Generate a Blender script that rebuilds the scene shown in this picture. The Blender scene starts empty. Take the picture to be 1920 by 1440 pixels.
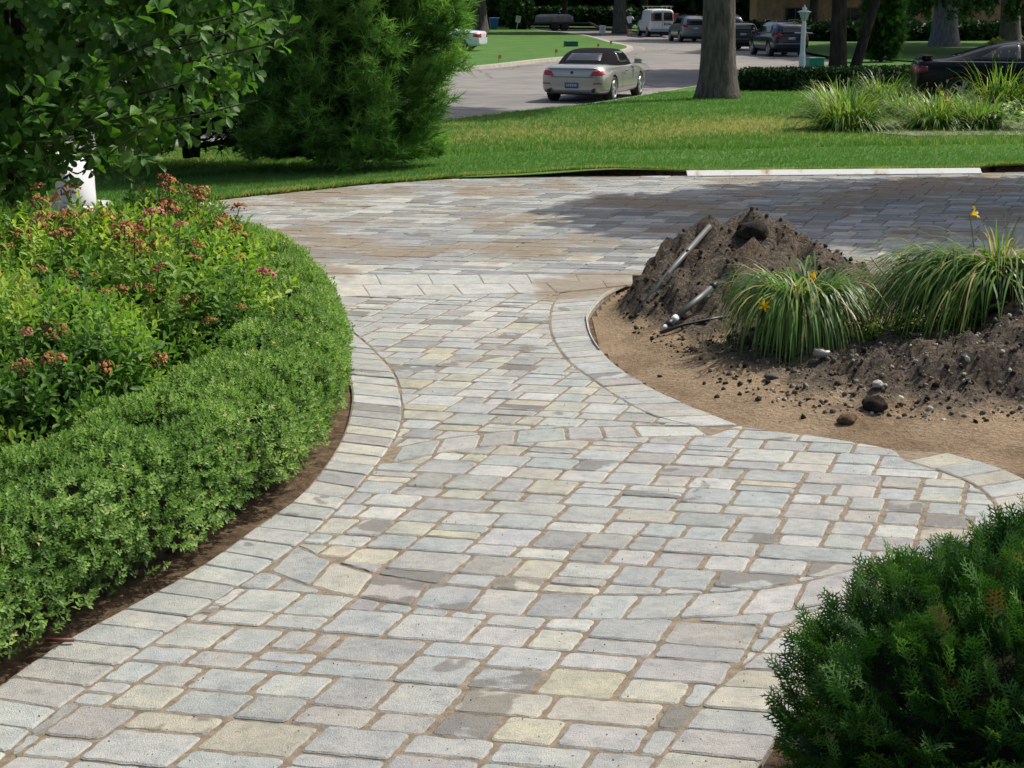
import bpy, bmesh, math, random
import numpy as np
from mathutils import Vector, Matrix, noise

rnd = random.Random(11)
rng = np.random.default_rng(11)
scn = bpy.context.scene
COL = scn.collection

# ------------------------------------------------------------------ camera, sky, sun, exposure
F_PX, CAM_H = 3100.0, 2.24
PITCH = math.atan(720.0 / F_PX)
cam = bpy.data.cameras.new('camera'); camo = bpy.data.objects.new('camera', cam); COL.objects.link(camo)
camo.location = (0, 0, CAM_H); camo.rotation_euler = (math.pi / 2 - PITCH, 0, 0)
cam.sensor_fit = 'HORIZONTAL'; cam.sensor_width = 36.0; cam.lens = 36.0 * F_PX / 1920.0
cam.clip_start = 0.05; cam.clip_end = 5000.0
scn.camera = camo

SUN_AZ, SUN_EL = math.radians(61.0), math.radians(54.0)      # azimuth measured from +Y towards +X
world = bpy.data.worlds.new('World'); scn.world = world; world.use_nodes = True
wn = world.node_tree.nodes; wl = world.node_tree.links
bg = wn['Background']
sky = wn.new('ShaderNodeTexSky'); sky.sky_type = 'NISHITA'; sky.sun_disc = False
sky.sun_elevation = SUN_EL; sky.sun_rotation = SUN_AZ
sky.air_density = 0.85; sky.dust_density = 4.0; sky.ozone_density = 0.5
wl.new(sky.outputs['Color'], bg.inputs['Color']); bg.inputs['Strength'].default_value = 0.14
sun = bpy.data.lights.new('sun', 'SUN'); sun.energy = 3.9; sun.angle = math.radians(0.53); sun.color = (1.0, 0.96, 0.88)
suno = bpy.data.objects.new('sun', sun); COL.objects.link(suno)
sdir = Vector((math.sin(SUN_AZ) * math.cos(SUN_EL), math.cos(SUN_AZ) * math.cos(SUN_EL), math.sin(SUN_EL)))
suno.rotation_euler = sdir.to_track_quat('Z', 'Y').to_euler(); suno.location = (20, 20, 40)
vs = scn.view_settings
vs.view_transform = 'Standard'; vs.look = 'None'; vs.exposure = 0.13; vs.gamma = 1.0; vs.use_curve_mapping = False
scn.cycles.max_bounces = 6; scn.cycles.diffuse_bounces = 3; scn.cycles.glossy_bounces = 3
scn.cycles.transmission_bounces = 4; scn.cycles.transparent_max_bounces = 6

# ------------------------------------------------------------------ helpers
def G(px, py, z=0.0):
    """ground point (height z) seen at a photo position"""
    u, v = (px - 960.0) / F_PX, (py - 720.0) / F_PX
    dy = math.cos(PITCH) - v * math.sin(PITCH); dz = -math.sin(PITCH) - v * math.cos(PITCH)
    t = (z - CAM_H) / dz
    return Vector((u * t, dy * t, z))

def catmull(pts, n=8):
    P = [Vector(p) for p in pts]; out = []
    for i in range(len(P) - 1):
        a, b, c, d = P[max(i - 1, 0)], P[i], P[i + 1], P[min(i + 2, len(P) - 1)]
        for k in range(n):
            t = k / n
            out.append(0.5 * ((2 * b) + (c - a) * t + (2 * a - 5 * b + 4 * c - d) * t * t + (3 * b - a - 3 * c + d) * t ** 3))
    out.append(P[-1]); return out

def GP(pts, n=8): return [(p.x, p.y) for p in catmull([G(a, b) for a, b in pts], n)]

def tag(o, label=None, cat=None, group=None, kind=None):
    if label: o['label'] = label
    if cat: o['category'] = cat
    if group: o['group'] = group
    if kind: o['kind'] = kind
    return o

def empty(name, loc=(0, 0, 0), rz=0.0, label=None, cat=None, group=None, kind=None):
    o = bpy.data.objects.new(name, None); COL.objects.link(o)
    o.location = loc; o.rotation_euler = (0, 0, rz); o.empty_display_size = 0.1
    return tag(o, label, cat, group, kind)

def link(name, me, parent=None, mat=None, loc=None, rot=None, scale=None):
    o = bpy.data.objects.new(name, me); COL.objects.link(o)
    if parent is not None: o.parent = parent
    if mat is not None and not me.materials: me.materials.append(mat)
    if loc is not None: o.location = loc
    if rot is not None: o.rotation_euler = rot
    if scale is not None: o.scale = scale
    return o

def mesh(name, verts, faces, smooth=False, colors=None):
    me = bpy.data.meshes.new(name); me.from_pydata([tuple(v) for v in verts], [], faces); me.update()
    if smooth: me.polygons.foreach_set('use_smooth', [True] * len(me.polygons))
    if colors is not None:
        a = me.color_attributes.new('col', 'FLOAT_COLOR', 'POINT')
        a.data.foreach_set('color', np.asarray(colors, dtype=np.float32).ravel())
    return me

def np_mesh(name, V, Fq, tone=None, smooth=False):
    """V (n,3); Fq (m,k) faces of equal size"""
    me = bpy.data.meshes.new(name); n = len(V); m, k = Fq.shape
    me.vertices.add(n); me.vertices.foreach_set('co', np.ascontiguousarray(V, dtype=np.float32).ravel())
    me.loops.add(m * k); me.loops.foreach_set('vertex_index', np.ascontiguousarray(Fq, dtype=np.int32).ravel())
    me.polygons.add(m); me.polygons.foreach_set('loop_start', np.arange(0, m * k, k, dtype=np.int32))
    me.polygons.foreach_set('loop_total', np.full(m, k, dtype=np.int32))
    me.update(calc_edges=True)
    if tone is not None:
        a = me.attributes.new('tone', 'FLOAT', 'POINT'); a.data.foreach_set('value', np.ascontiguousarray(tone, dtype=np.float32))
    if smooth: me.polygons.foreach_set('use_smooth', np.ones(m, dtype=bool))
    return me

def unit(a): return a / np.maximum(np.linalg.norm(a, axis=-1, keepdims=True), 1e-9)

def frames(d, nrm):
    """rotation matrices whose Y axis follows d and whose Z axis is as close as possible to nrm"""
    y = unit(d); x = unit(np.cross(y, nrm)); z = np.cross(x, y)
    return np.stack([x, y, z], axis=-1)

def scatter(name, tv, tf, pos, R, sc, tone, smooth=False):
    tv = np.asarray(tv, float); tf = np.asarray(tf, int); N = len(pos); k = len(tv)
    sc = np.asarray(sc, float)
    if sc.ndim == 1: sc = sc[:, None].repeat(3, 1)
    V = np.einsum('nij,nkj->nki', R, tv[None] * sc[:, None, :]) + pos[:, None, :]
    Fq = (tf[None] + (np.arange(N) * k)[:, None, None]).reshape(-1, tf.shape[1])
    return np_mesh(name, V.reshape(-1, 3), Fq, np.repeat(tone, k), smooth)

def rand_dirs(n):
    return unit(rng.normal(size=(n, 3)))

class MB:
    """collects boxes, tubes, lathes ... and links them as one mesh object"""
    def __init__(s): s.v = []; s.f = []
    def add(s, v, f):
        b = len(s.v); s.v += [tuple(p) for p in v]; s.f += [tuple(i + b for i in q) for q in f]; return s
    def box(s, cx, cy, cz, sx, sy, sz, rz=0.0, taper=1.0):
        c, sn = math.cos(rz), math.sin(rz); v = []
        for k, t in ((-1, 1.0), (1, taper)):
            for i, j in ((-1, -1), (1, -1), (1, 1), (-1, 1)):
                x, y = i * sx / 2 * t, j * sy / 2 * t
                v.append((cx + x * c - y * sn, cy + x * sn + y * c, cz + k * sz / 2))
        return s.add(v, [(3, 2, 1, 0), (4, 5, 6, 7), (0, 1, 5, 4), (1, 2, 6, 5), (2, 3, 7, 6), (3, 0, 4, 7)])
    def tube(s, pts, radii, n=10, cap=True):
        P = [Vector(p) for p in pts]; v = []; f = []
        up = Vector((0.12, 0.2, 1)).normalized()
        for i, p in enumerate(P):
            d = (P[min(i + 1, len(P) - 1)] - P[max(i - 1, 0)]).normalized()
            a = d.cross(up)
            if a.length < 0.1: a = d.cross(Vector((1, 0, 0)))
            a.normalize(); b = d.cross(a); r = radii[i] if hasattr(radii, '__len__') else radii
            for k in range(n):
                t = 2 * math.pi * k / n
                v.append(p + a * (r * math.cos(t)) + b * (r * math.sin(t)))
        for i in range(len(P) - 1):
            for k in range(n):
                k2 = (k + 1) % n
                f.append((i * n + k, i * n + k2, (i + 1) * n + k2, (i + 1) * n + k))
        if cap: f.append(tuple(range(n))[::-1]); f.append(tuple((len(P) - 1) * n + k for k in range(n)))
        return s.add(v, f)
    def lathe(s, prof, n=20, c=(0, 0, 0), axis='Z', cap=True):
        v = []; f = []
        for r, h in prof:
            for k in range(n):
                t = 2 * math.pi * k / n; q = (r * math.cos(t), r * math.sin(t), h)
                if axis == 'X': q = (q[2], q[0], q[1])
                elif axis == 'Y': q = (q[1], q[2], q[0])
                v.append((q[0] + c[0], q[1] + c[1], q[2] + c[2]))
        for i in range(len(prof) - 1):
            for k in range(n):
                k2 = (k + 1) % n; f.append((i * n + k, i * n + k2, (i + 1) * n + k2, (i + 1) * n + k))
        if cap: f.append(tuple(range(n))[::-1]); f.append(tuple((len(prof) - 1) * n + k for k in range(n)))
        return s.add(v, f)
    def build(s, name, mat, parent=None, smooth=False, bevel=0.0, loc=None, rot=None, sub=0, segs=2):
        me = mesh(name, s.v, s.f, smooth); o = link(name, me, parent, mat, loc, rot)
        if bevel > 0:
            m = o.modifiers.new('bevel', 'BEVEL'); m.width = bevel; m.segments = segs; m.limit_method = 'ANGLE'; m.angle_limit = math.radians(35)
        if name in ('stems', 'seed_pods', 'flower_stalks', 'branches', 'twigs', 'limbs'): o['kind'] = 'stuff'
        if sub:
            m = o.modifiers.new('sub', 'SUBSURF'); m.levels = sub; m.render_levels = sub
        return o

def fbm(x, y, z=0.0, o=4):
    return noise.fractal(Vector((x, y, z)), 1.0, 2.0, o)      # about -1..1

# ------------------------------------------------------------------ materials
MATS = {}
def new_mat(name):
    m = bpy.data.materials.new(name); m.use_nodes = True; MATS[name] = m
    nt = m.node_tree; return m, nt, nt.nodes['Principled BSDF']

def N(nt, t, **kw):
    n = nt.nodes.new(t)
    for k, v in kw.items():
        if k.startswith('i_'):
            key = k[2:]
            key = int(key) if key.isdigit() else key
            n.inputs[key].default_value = v
        else: setattr(n, k, v)
    return n

def ramp(nt, fac, stops):
    r = nt.nodes.new('ShaderNodeValToRGB'); e = r.color_ramp.elements
    while len(e) > 1: e.remove(e[-1])
    for i, (p, c) in enumerate(stops):
        q = e[0] if i == 0 else e.new(p)
        q.position = p; q.color = (*c, 1)
    nt.links.new(fac, r.inputs['Fac']); return r.outputs['Color']

def mixc(nt, fac, a, b, mode='MIX'):
    n = nt.nodes.new('ShaderNodeMix'); n.data_type = 'RGBA'; n.blend_type = mode
    for sock, val in ((n.inputs[0], fac), (n.inputs[6], a), (n.inputs[7], b)):
        if hasattr(val, 'is_linked') or hasattr(val, 'links'): nt.links.new(val, sock)
        elif isinstance(val, (int, float)): sock.default_value = val
        else: sock.default_value = (*val, 1)
    return n.outputs[2]

def tex_noise(nt, scale, detail=4.0, rough=0.55, coord=None, dist=0.0):
    n = N(nt, 'ShaderNodeTexNoise'); n.inputs['Scale'].default_value = scale; n.inputs['Detail'].default_value = detail
    n.inputs['Roughness'].default_value = rough; n.inputs['Distortion'].default_value = dist
    if coord is not None: nt.links.new(coord, n.inputs['Vector'])
    return n.outputs['Fac']

def bump(nt, b, h, strength, dist):
    n = N(nt, 'ShaderNodeBump'); n.inputs['Strength'].default_value = strength; n.inputs['Distance'].default_value = dist
    nt.links.new(h, n.inputs['Height']); nt.links.new(n.outputs['Normal'], b.inputs['Normal'])

def pos_of(nt): return N(nt, 'ShaderNodeNewGeometry').outputs['Position']

def plain(name, c, rough=0.5, metal=0.0, spec=0.5, coat=0.0, emit=None, var=0.0, vscale=6.0):
    if name in MATS: return MATS[name]
    m, nt, b = new_mat(name)
    b.inputs['Base Color'].default_value = (*c, 1); b.inputs['Roughness'].default_value = rough
    b.inputs['Metallic'].default_value = metal; b.inputs['Specular IOR Level'].default_value = spec; b.inputs['Coat Weight'].default_value = coat
    b.inputs['Coat Roughness'].default_value = 0.06
    oc = N(nt, 'ShaderNodeTexCoord').outputs['Object']
    nz = tex_noise(nt, vscale, 5, 0.6, oc)
    if var > 0:
        nt.links.new(ramp(nt, nz, [(0.3, tuple(x * (1 - var) for x in c)), (0.7, tuple(min(1, x * (1 + var)) for x in c))]), b.inputs['Base Color'])
    return m

def rough_mat(name, stops, scale, rough=0.9, bscale=None, bstr=0.5, bdist=0.02, world=True, detail=6, spec=0.2):
    m, nt, b = new_mat(name)
    co = pos_of(nt) if world else N(nt, 'ShaderNodeTexCoord').outputs['Object']
    nz = tex_noise(nt, scale, detail, 0.65, co)
    nt.links.new(ramp(nt, nz, stops), b.inputs['Base Color'])
    b.inputs['Roughness'].default_value = rough; b.inputs['Specular IOR Level'].default_value = spec
    if bscale: bump(nt, b, tex_noise(nt, bscale, 8, 0.7, co), bstr, bdist)
    return m

def leaf_mat(name, stops, trans=0.3, rough=0.5, spec=0.35, tcol=None):
    m, nt, b = new_mat(name)
    at = N(nt, 'ShaderNodeAttribute', attribute_name='tone').outputs['Fac']
    c = ramp(nt, at, stops)
    nz = tex_noise(nt, 9.0, 3, 0.5, pos_of(nt))
    c = mixc(nt, 1.0, c, ramp(nt, nz, [(0.3, (0.82, 0.84, 0.8)), (0.7, (1.15, 1.12, 1.0))]), 'MULTIPLY')
    nt.links.new(c, b.inputs['Base Color']); b.inputs['Roughness'].default_value = rough; b.inputs['Specular IOR Level'].default_value = spec
    tr = N(nt, 'ShaderNodeBsdfTranslucent'); mx = N(nt, 'ShaderNodeMixShader'); mx.inputs[0].default_value = trans
    nt.links.new(mixc(nt, 1.0, c, tcol or (1.1, 1.25, 0.5), 'MULTIPLY'), tr.inputs['Color'])
    out = nt.nodes['Material Output']
    nt.links.new(b.outputs[0], mx.inputs[1]); nt.links.new(tr.outputs[0], mx.inputs[2]); nt.links.new(mx.outputs[0], out.inputs['Surface'])
    return m

def stone_mat():
    m, nt, b = new_mat('concrete_paver')
    col = N(nt, 'ShaderNodeAttribute', attribute_name='col')
    p = pos_of(nt)
    base = col.outputs['Color']; damp = col.outputs['Alpha']
    cl = tex_noise(nt, 7.0, 5, 0.6, p)
    base = mixc(nt, 1.0, base, ramp(nt, cl, [(0.28, (0.78, 0.81, 0.82)), (0.5, (1.0, 1.0, 1.0)), (0.72, (1.16, 1.13, 1.05))]), 'MULTIPLY')
    bl = tex_noise(nt, 21.0, 6, 0.68, p, 0.6)
    base = mixc(nt, 1.0, base, ramp(nt, bl, [(0.30, (0.80, 0.79, 0.76)), (0.48, (0.98, 0.98, 0.98)), (0.70, (1.10, 1.10, 1.09))]), 'MULTIPLY')
    fine = tex_noise(nt, 190.0, 3, 0.7, p)
    base = mixc(nt, 1.0, base, ramp(nt, fine, [(0.3, (0.80, 0.80, 0.80)), (0.5, (1, 1, 1)), (0.75, (1.1, 1.1, 1.1))]), 'MULTIPLY')
    # little dark pits
    pit = tex_noise(nt, 46.0, 2, 0.4, p)
    base = mixc(nt, ramp(nt, pit, [(0.20, (1, 1, 1)), (0.235, (0, 0, 0))]), base, (0.12, 0.11, 0.095))
    # damp, sand-rubbed patches on the stones that carry them (alpha of the stone colour)
    dn = tex_noise(nt, 4.2, 4, 0.5, p, 0.4)
    ma = N(nt, 'ShaderNodeMath', operation='ADD'); nt.links.new(dn, ma.inputs[0]); nt.links.new(damp, ma.inputs[1])
    mask = ramp(nt, ma.outputs[0], [(0.955, (0, 0, 0)), (0.985, (0.75, 0.75, 0.75)), (1.03, (1, 1, 1))])
    base = mixc(nt, mask, base, mixc(nt, 0.62, base, (0.15, 0.135, 0.115)))
    # drifts of jointing sand lying on the paving
    sn = tex_noise(nt, 0.62, 5, 0.62, p, 0.3)
    sx = N(nt, 'ShaderNodeSeparateXYZ'); nt.links.new(p, sx.inputs[0])
    mr = N(nt, 'ShaderNodeMapRange'); mr.inputs[1].default_value = 11.6; mr.inputs[2].default_value = 13.2; mr.inputs[3].default_value = -0.16; mr.inputs[4].default_value = 0.045
    nt.links.new(sx.outputs['Y'], mr.inputs[0])
    sa = N(nt, 'ShaderNodeMath', operation='ADD'); nt.links.new(sn, sa.inputs[0]); nt.links.new(mr.outputs[0], sa.inputs[1])
    smask = ramp(nt, sa.outputs[0], [(0.545, (0, 0, 0)), (0.61, (0.75, 0.75, 0.75)), (0.7, (0.9, 0.9, 0.9))])
    base = mixc(nt, smask, base, ramp(nt, tex_noise(nt, 12.0, 5, 0.6, p), [(0.3, (0.22, 0.175, 0.125)), (0.7, (0.33, 0.27, 0.19))]))
    nt.links.new(base, b.inputs['Base Color'])
    b.inputs['Roughness'].default_value = 0.95; b.inputs['Specular IOR Level'].default_value = 0.12
    h = N(nt, 'ShaderNodeMath', operation='ADD'); nt.links.new(fine, h.inputs[0]); nt.links.new(tex_noise(nt, 24.0, 6, 0.7, p), h.inputs[1])
    bump(nt, b, h.outputs[0], 0.8, 0.011)
    return m

# ------------------------------------------------------------------ ground, road, lawns
Z_ROAD = -0.46
M_ROAD = rough_mat('worn_asphalt', [(0.30, (0.175, 0.163, 0.150)), (0.5, (0.225, 0.212, 0.195)), (0.7, (0.265, 0.250, 0.230))], 0.9, 0.9, 60.0, 0.25, 0.01, detail=9)
def _cracks():
    nt = M_ROAD.node_tree; b = nt.nodes['Principled BSDF']; src = b.inputs['Base Color'].links[0].from_socket; p = pos_of(nt)
    wob = N(nt, 'ShaderNodeVectorMath', operation='ADD'); nz = N(nt, 'ShaderNodeTexNoise'); nz.inputs['Scale'].default_value = 0.9; nz.inputs['Detail'].default_value = 6; nt.links.new(p, nz.inputs['Vector']); nt.links.new(p, wob.inputs[0]); nt.links.new(nz.outputs['Color'], wob.inputs[1])
    vo = N(nt, 'ShaderNodeTexVoronoi', feature='DISTANCE_TO_EDGE'); vo.inputs['Scale'].default_value = 0.16; nt.links.new(wob.outputs[0], vo.inputs['Vector'])
    c = mixc(nt, ramp(nt, vo.outputs['Distance'], [(0.0, (0.75, 0.75, 0.75)), (0.006, (0.3, 0.3, 0.3)), (0.012, (0, 0, 0))]), src, (0.055, 0.052, 0.048))
    c = mixc(nt, 1.0, c, ramp(nt, tex_noise(nt, 0.12, 6, 0.6, p), [(0.35, (0.82, 0.83, 0.85)), (0.65, (1.1, 1.09, 1.06))]), 'MULTIPLY')
    nt.links.new(c, b.inputs['Base Color'])
_cracks()
M_KERB = rough_mat('kerb_concrete', [(0.3, (0.30, 0.28, 0.23)), (0.7, (0.44, 0.41, 0.34))], 3.0, 0.9, 40.0, 0.3, 0.01)
M_SOIL = rough_mat('dark_soil', [(0.30, (0.014, 0.011, 0.009)), (0.5, (0.035, 0.028, 0.022)), (0.72, (0.085, 0.066, 0.048))], 9.0, 0.95, 26.0, 1.0, 0.05)
M_MULCH = rough_mat('bed_soil', [(0.30, (0.060, 0.040, 0.025)), (0.5, (0.150, 0.100, 0.060)), (0.7, (0.27, 0.19, 0.115))], 14.0, 0.95, 34.0, 1.0, 0.04)
M_SAND = rough_mat('joint_sand', [(0.28, (0.14, 0.112, 0.080)), (0.5, (0.25, 0.200, 0.142)), (0.72, (0.37, 0.30, 0.215))], 22.0, 0.95, 120.0, 0.8, 0.012)

def grass_mat():
    m, nt, b = new_mat('lawn_turf')
    p = pos_of(nt); at = N(nt, 'ShaderNodeAttribute', attribute_name='tone').outputs['Fac']
    n1 = tex_noise(nt, 0.8, 6, 0.6, p); n2 = tex_noise(nt, 26.0, 5, 0.7, p)
    g = ramp(nt, n1, [(0.3, (0.052, 0.128, 0.024)), (0.55, (0.076, 0.165, 0.034)), (0.75, (0.108, 0.195, 0.048))])
    g = mixc(nt, 1.0, g, ramp(nt, n2, [(0.25, (0.45, 0.5, 0.45)), (0.5, (1, 1, 1)), (0.75, (1.35, 1.3, 1.2))]), 'MULTIPLY')
    g = mixc(nt, at, g, ramp(nt, n2, [(0.3, (0.13, 0.13, 0.05)), (0.7, (0.30, 0.25, 0.12))]))
    nt.links.new(g, b.inputs['Base Color']); b.inputs['Roughness'].default_value = 0.9; b.inputs['Specular IOR Level'].default_value = 0.15
    bump(nt, b, n2, 0.7, 0.04)
    return m
M_TURF = grass_mat()
M_BLADE = leaf_mat('grass_blade', [(0.0, (0.062, 0.155, 0.030)), (0.4, (0.108, 0.240, 0.055)), (0.62, (0.155, 0.300, 0.082)), (0.78, (0.33, 0.33, 0.15)), (1.0, (0.55, 0.46, 0.25))], 0.45, 0.55, 0.3)

big = 3000.0
tag(link('ground', mesh('ground', [(-big, -40, -0.62), (big, -40, -0.62), (big, 2 * big, -0.62), (-big, 2 * big, -0.62)], [(0, 1, 2, 3)]), None,
         rough_mat('far_ground', [(0.3, (0.03, 0.05, 0.015)), (0.7, (0.06, 0.09, 0.03))], 0.3)), kind='structure')
tag(link('road', mesh('road', [(-70, 12, Z_ROAD), (60, 12, Z_ROAD), (60, 215, Z_ROAD), (-70, 215, Z_ROAD)], [(0, 1, 2, 3)]), None, M_ROAD), kind='structure')

EDGE = GP([(-900, 560), (-250, 470), (0, 424), (225, 395), (500, 365), (700, 345), (900, 332), (1060, 328), (1290, 329), (1840, 323), (1920, 322), (2600, 312), (4600, 290)], 12)
ROADN = [(p.x, p.y) for p in catmull([(-40, -4, 0), (-14, 20, 0), (-5.4, 31, 0), (-1.19, 37.4, 0), (0.52, 40.4, 0), (2.36, 43.5, 0), (5.77, 51.9, 0), (11.3, 66, 0), (13.3, 70, 0), (14.8, 78, 0)], 12)]

def resample(pl, n):
    P = [Vector((p[0], p[1], 0)) for p in pl]; L = [0.0]
    for a, b in zip(P, P[1:]): L.append(L[-1] + (b - a).length)
    out = []; j = 0
    for i in range(n):
        t = L[-1] * i / (n - 1)
        while j < len(P) - 2 and L[j + 1] < t: j += 1
        f = (t - L[j]) / max(L[j + 1] - L[j], 1e-9); q = P[j].lerp(P[j + 1], min(max(f, 0), 1)); out.append((q.x, q.y))
    return out

def seg_dist(x, y, pl):
    A = pl[:-1]; B = pl[1:]; d = B - A; L = (d ** 2).sum(1)
    w = np.stack([x - A[:, 0], y - A[:, 1]], 1)
    t = np.clip((w * d).sum(1) / np.maximum(L, 1e-9), 0, 1)
    q = A + d * t[:, None]; return math.sqrt(((q[:, 0] - x) ** 2 + (q[:, 1] - y) ** 2).min())
EDGE_A = np.array(EDGE); ROAD_A = np.array(ROADN)
def edge_y(x): return float(np.interp(x, EDGE_A[:, 0], EDGE_A[:, 1]))
def lip(x):
    return 0.02 + 0.16 * math.exp(-((x - 1.35) / 0.75) ** 2) + 0.22 / (1 + math.exp(-(x - 6.35) * 9)) + 0.05 * fbm(x * 1.9, 3.1, 0, 4)
def zl(x, y):
    e = max(y - edge_y(x), 0.0); r = seg_dist(x, y, ROAD_A); t = e / (e + r + 1e-6)
    return 0.045 - 0.38 * t ** 1.15 - 0.030 * math.exp(-e / 0.8) / (1 + math.exp((x - 0.5) * 4)) + (0.045 * math.exp(-((x - 1.35) / 0.8) ** 2) + 0.05 / (1 + math.exp(-(x - 6.35) * 9))) * math.exp(-e / 0.6)
def dry(x, y):
    e = y - edge_y(x)
    d = math.exp(-((e - 10.5) / 3.6) ** 2) * (0.55 + 0.5 * fbm(x * 0.35, y * 0.25, 2)) * (1.0 if x < 9 else max(0, 1 - (x - 9) / 3)) * (1 if x > -1.5 else 0.4)
    d += 0.5 * math.exp(-(e / 0.22) ** 2) * max(0, fbm(x * 1.3, 5.0, 1) + 0.25)
    return min(max(d, 0.0), 0.85)

def build_lawn():
    E = resample(EDGE, 500); R = resample(ROADN, 500); rows = [0.0, 0.008, 0.03, 0.05, 0.08, 0.13, 0.19, 0.26, 0.34, 0.42, 0.5, 0.58, 0.66, 0.74, 0.82, 0.9, 0.96, 1.0]
    v = []; f = []; tn = []
    for i, (a, b) in enumerate(zip(E, R)):
        col = []
        for k, s in enumerate(rows):
            x = a[0] + (b[0] - a[0]) * s; y = a[1] + (b[1] - a[1]) * s
            if k == 0: y += lip(x); z = zl(x, y) - 0.02 + 0.012 * fbm(x * 5, 1.0, 2)
            else: z = zl(x, y) + 0.012 * fbm(x * 0.8, y * 0.8, 1)
            col.append((x, y, z)); tn.append(1.0 if k == 0 else 0.8 if k == 1 else dry(x, y))
        v += col
    n = len(rows)
    for i in range(len(E) - 1):
        for k in range(n - 1): f.append((i * n + k, (i + 1) * n + k, (i + 1) * n + k + 1, i * n + k + 1))
    me = mesh('lawn', v, f, True); a = me.attributes.new('tone', 'FLOAT', 'POINT'); a.data.foreach_set('value', tn)
    lawn = tag(link('lawn', me, None, M_TURF), kind='structure')
    # cut face of bare soil along the driveway, and the kerb face at the road
    sv = []; sf = []
    for i in range(len(E)):
        p = v[i * n]
        sv += [(p[0], p[1] + 0.05, p[2] + 0.010), (p[0], p[1] + 0.004, p[2] + 0.002), (p[0], p[1] - 0.03 - 0.05 * abs(fbm(p[0] * 3, 7, 1)), -0.01 + 0.01 * fbm(p[0] * 9, 2, 2)), (p[0], p[1] - 0.75, -0.045)]
    for i in range(len(E) - 1):
        for k in range(3): sf.append((i * 4 + k, i * 4 + k + 1, (i + 1) * 4 + k + 1, (i + 1) * 4 + k))
    link('cut_soil_edge', mesh('cut_soil_edge', sv, sf, True), lawn, M_MULCH)
    kv = []; kf = []
    for i in range(len(E)):
        p = Vector(v[i * n + n - 1]); d = Vector(v[i * n + n - 1]) - Vector(v[i * n + n - 2]); d.z = 0; d.normalize()
        kv += [p - d * 0.02 + Vector((0, 0, -0.004)), p + d * 0.14 + Vector((0, 0, -0.006)), p + d * 0.17 + Vector((0, 0, -0.2))]
    for i in range(len(E) - 1):
        for k in range(2): kf.append((i * 3 + k, (i + 1) * 3 + k, (i + 1) * 3 + k + 1, i * 3 + k + 1))
    link('kerb', mesh('kerb', kv, kf), lawn, M_KERB)
    return lawn
LAWN = build_lawn()

def far_lawn(name, pts, z, kerb=True):
    P = [(x, y) for x, y in pts]; n = len(P)
    me = bpy.data.meshes.new(name); bm = bmesh.new()
    vs_ = [bm.verts.new((x, y, z)) for x, y in P]; bm.faces.new(vs_)
    bmesh.ops.triangulate(bm, faces=bm.faces[:])
    bm.to_mesh(me); bm.free()
    a = me.attributes.new('tone', 'FLOAT', 'POINT'); a.data.foreach_set('value', [0.0] * n)
    o = tag(link(name, me, None, M_TURF), kind='structure')
    if kerb:
        area = sum(P[i][0] * P[(i + 1) % n][1] - P[(i + 1) % n][0] * P[i][1] for i in range(n)); s = 1 if area > 0 else -1
        kv = []; kf = []
        for i in range(n):
            a_, b_ = Vector((*P[i - 1], 0)), Vector((*P[(i + 1) % n], 0)); d = (b_ - a_).normalized(); nn = Vector((d.y, -d.x, 0)) * s
            p = Vector((*P[i], z)); kv += [p - nn * 0.05 + Vector((0, 0, 0.004)), p + nn * 0.28 + Vector((0, 0, 0.002)), p + nn * 0.34 + Vector((0, 0, -0.2)), p + nn * 0.95 + Vector((0, 0, Z_ROAD - z + 0.006))]
        for i in range(n):
            j = (i + 1) % n
            for k in range(3): kf.append((i * 4 + k, j * 4 + k, j * 4 + k + 1, i * 4 + k + 1))
        link('kerb', mesh('kerb', kv, kf), o, M_KERB)
    return o
ACROSS = [(p.x, p.y) for p in catmull([(-60, 30, 0), (-14, 55.5, 0), (-6.5, 62, 0), (-1.9, 66.7, 0), (1.19, 75.4, 0), (4.2, 83, 0), (6.1, 91.3, 0), (6.6, 98, 0), (6.1, 105.7, 0), (5.1, 129, 0), (0.97, 154, 0), (-3.7, 169, 0), (-60, 182, 0)], 5)]
far_lawn('lawn_across_road', ACROSS, -0.33)
YARD = [(14.8, 78), (15.0, 90), (14.2, 105), (13.3, 120), (12, 135), (9.5, 150), (7.5, 159), (2, 166), (-6, 182), (-60, 195), (-60, 420), (260, 420), (260, 36), (60, 36), (40, 31)]
far_lawn('yard_beyond_road', YARD, -0.325, False)

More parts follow.
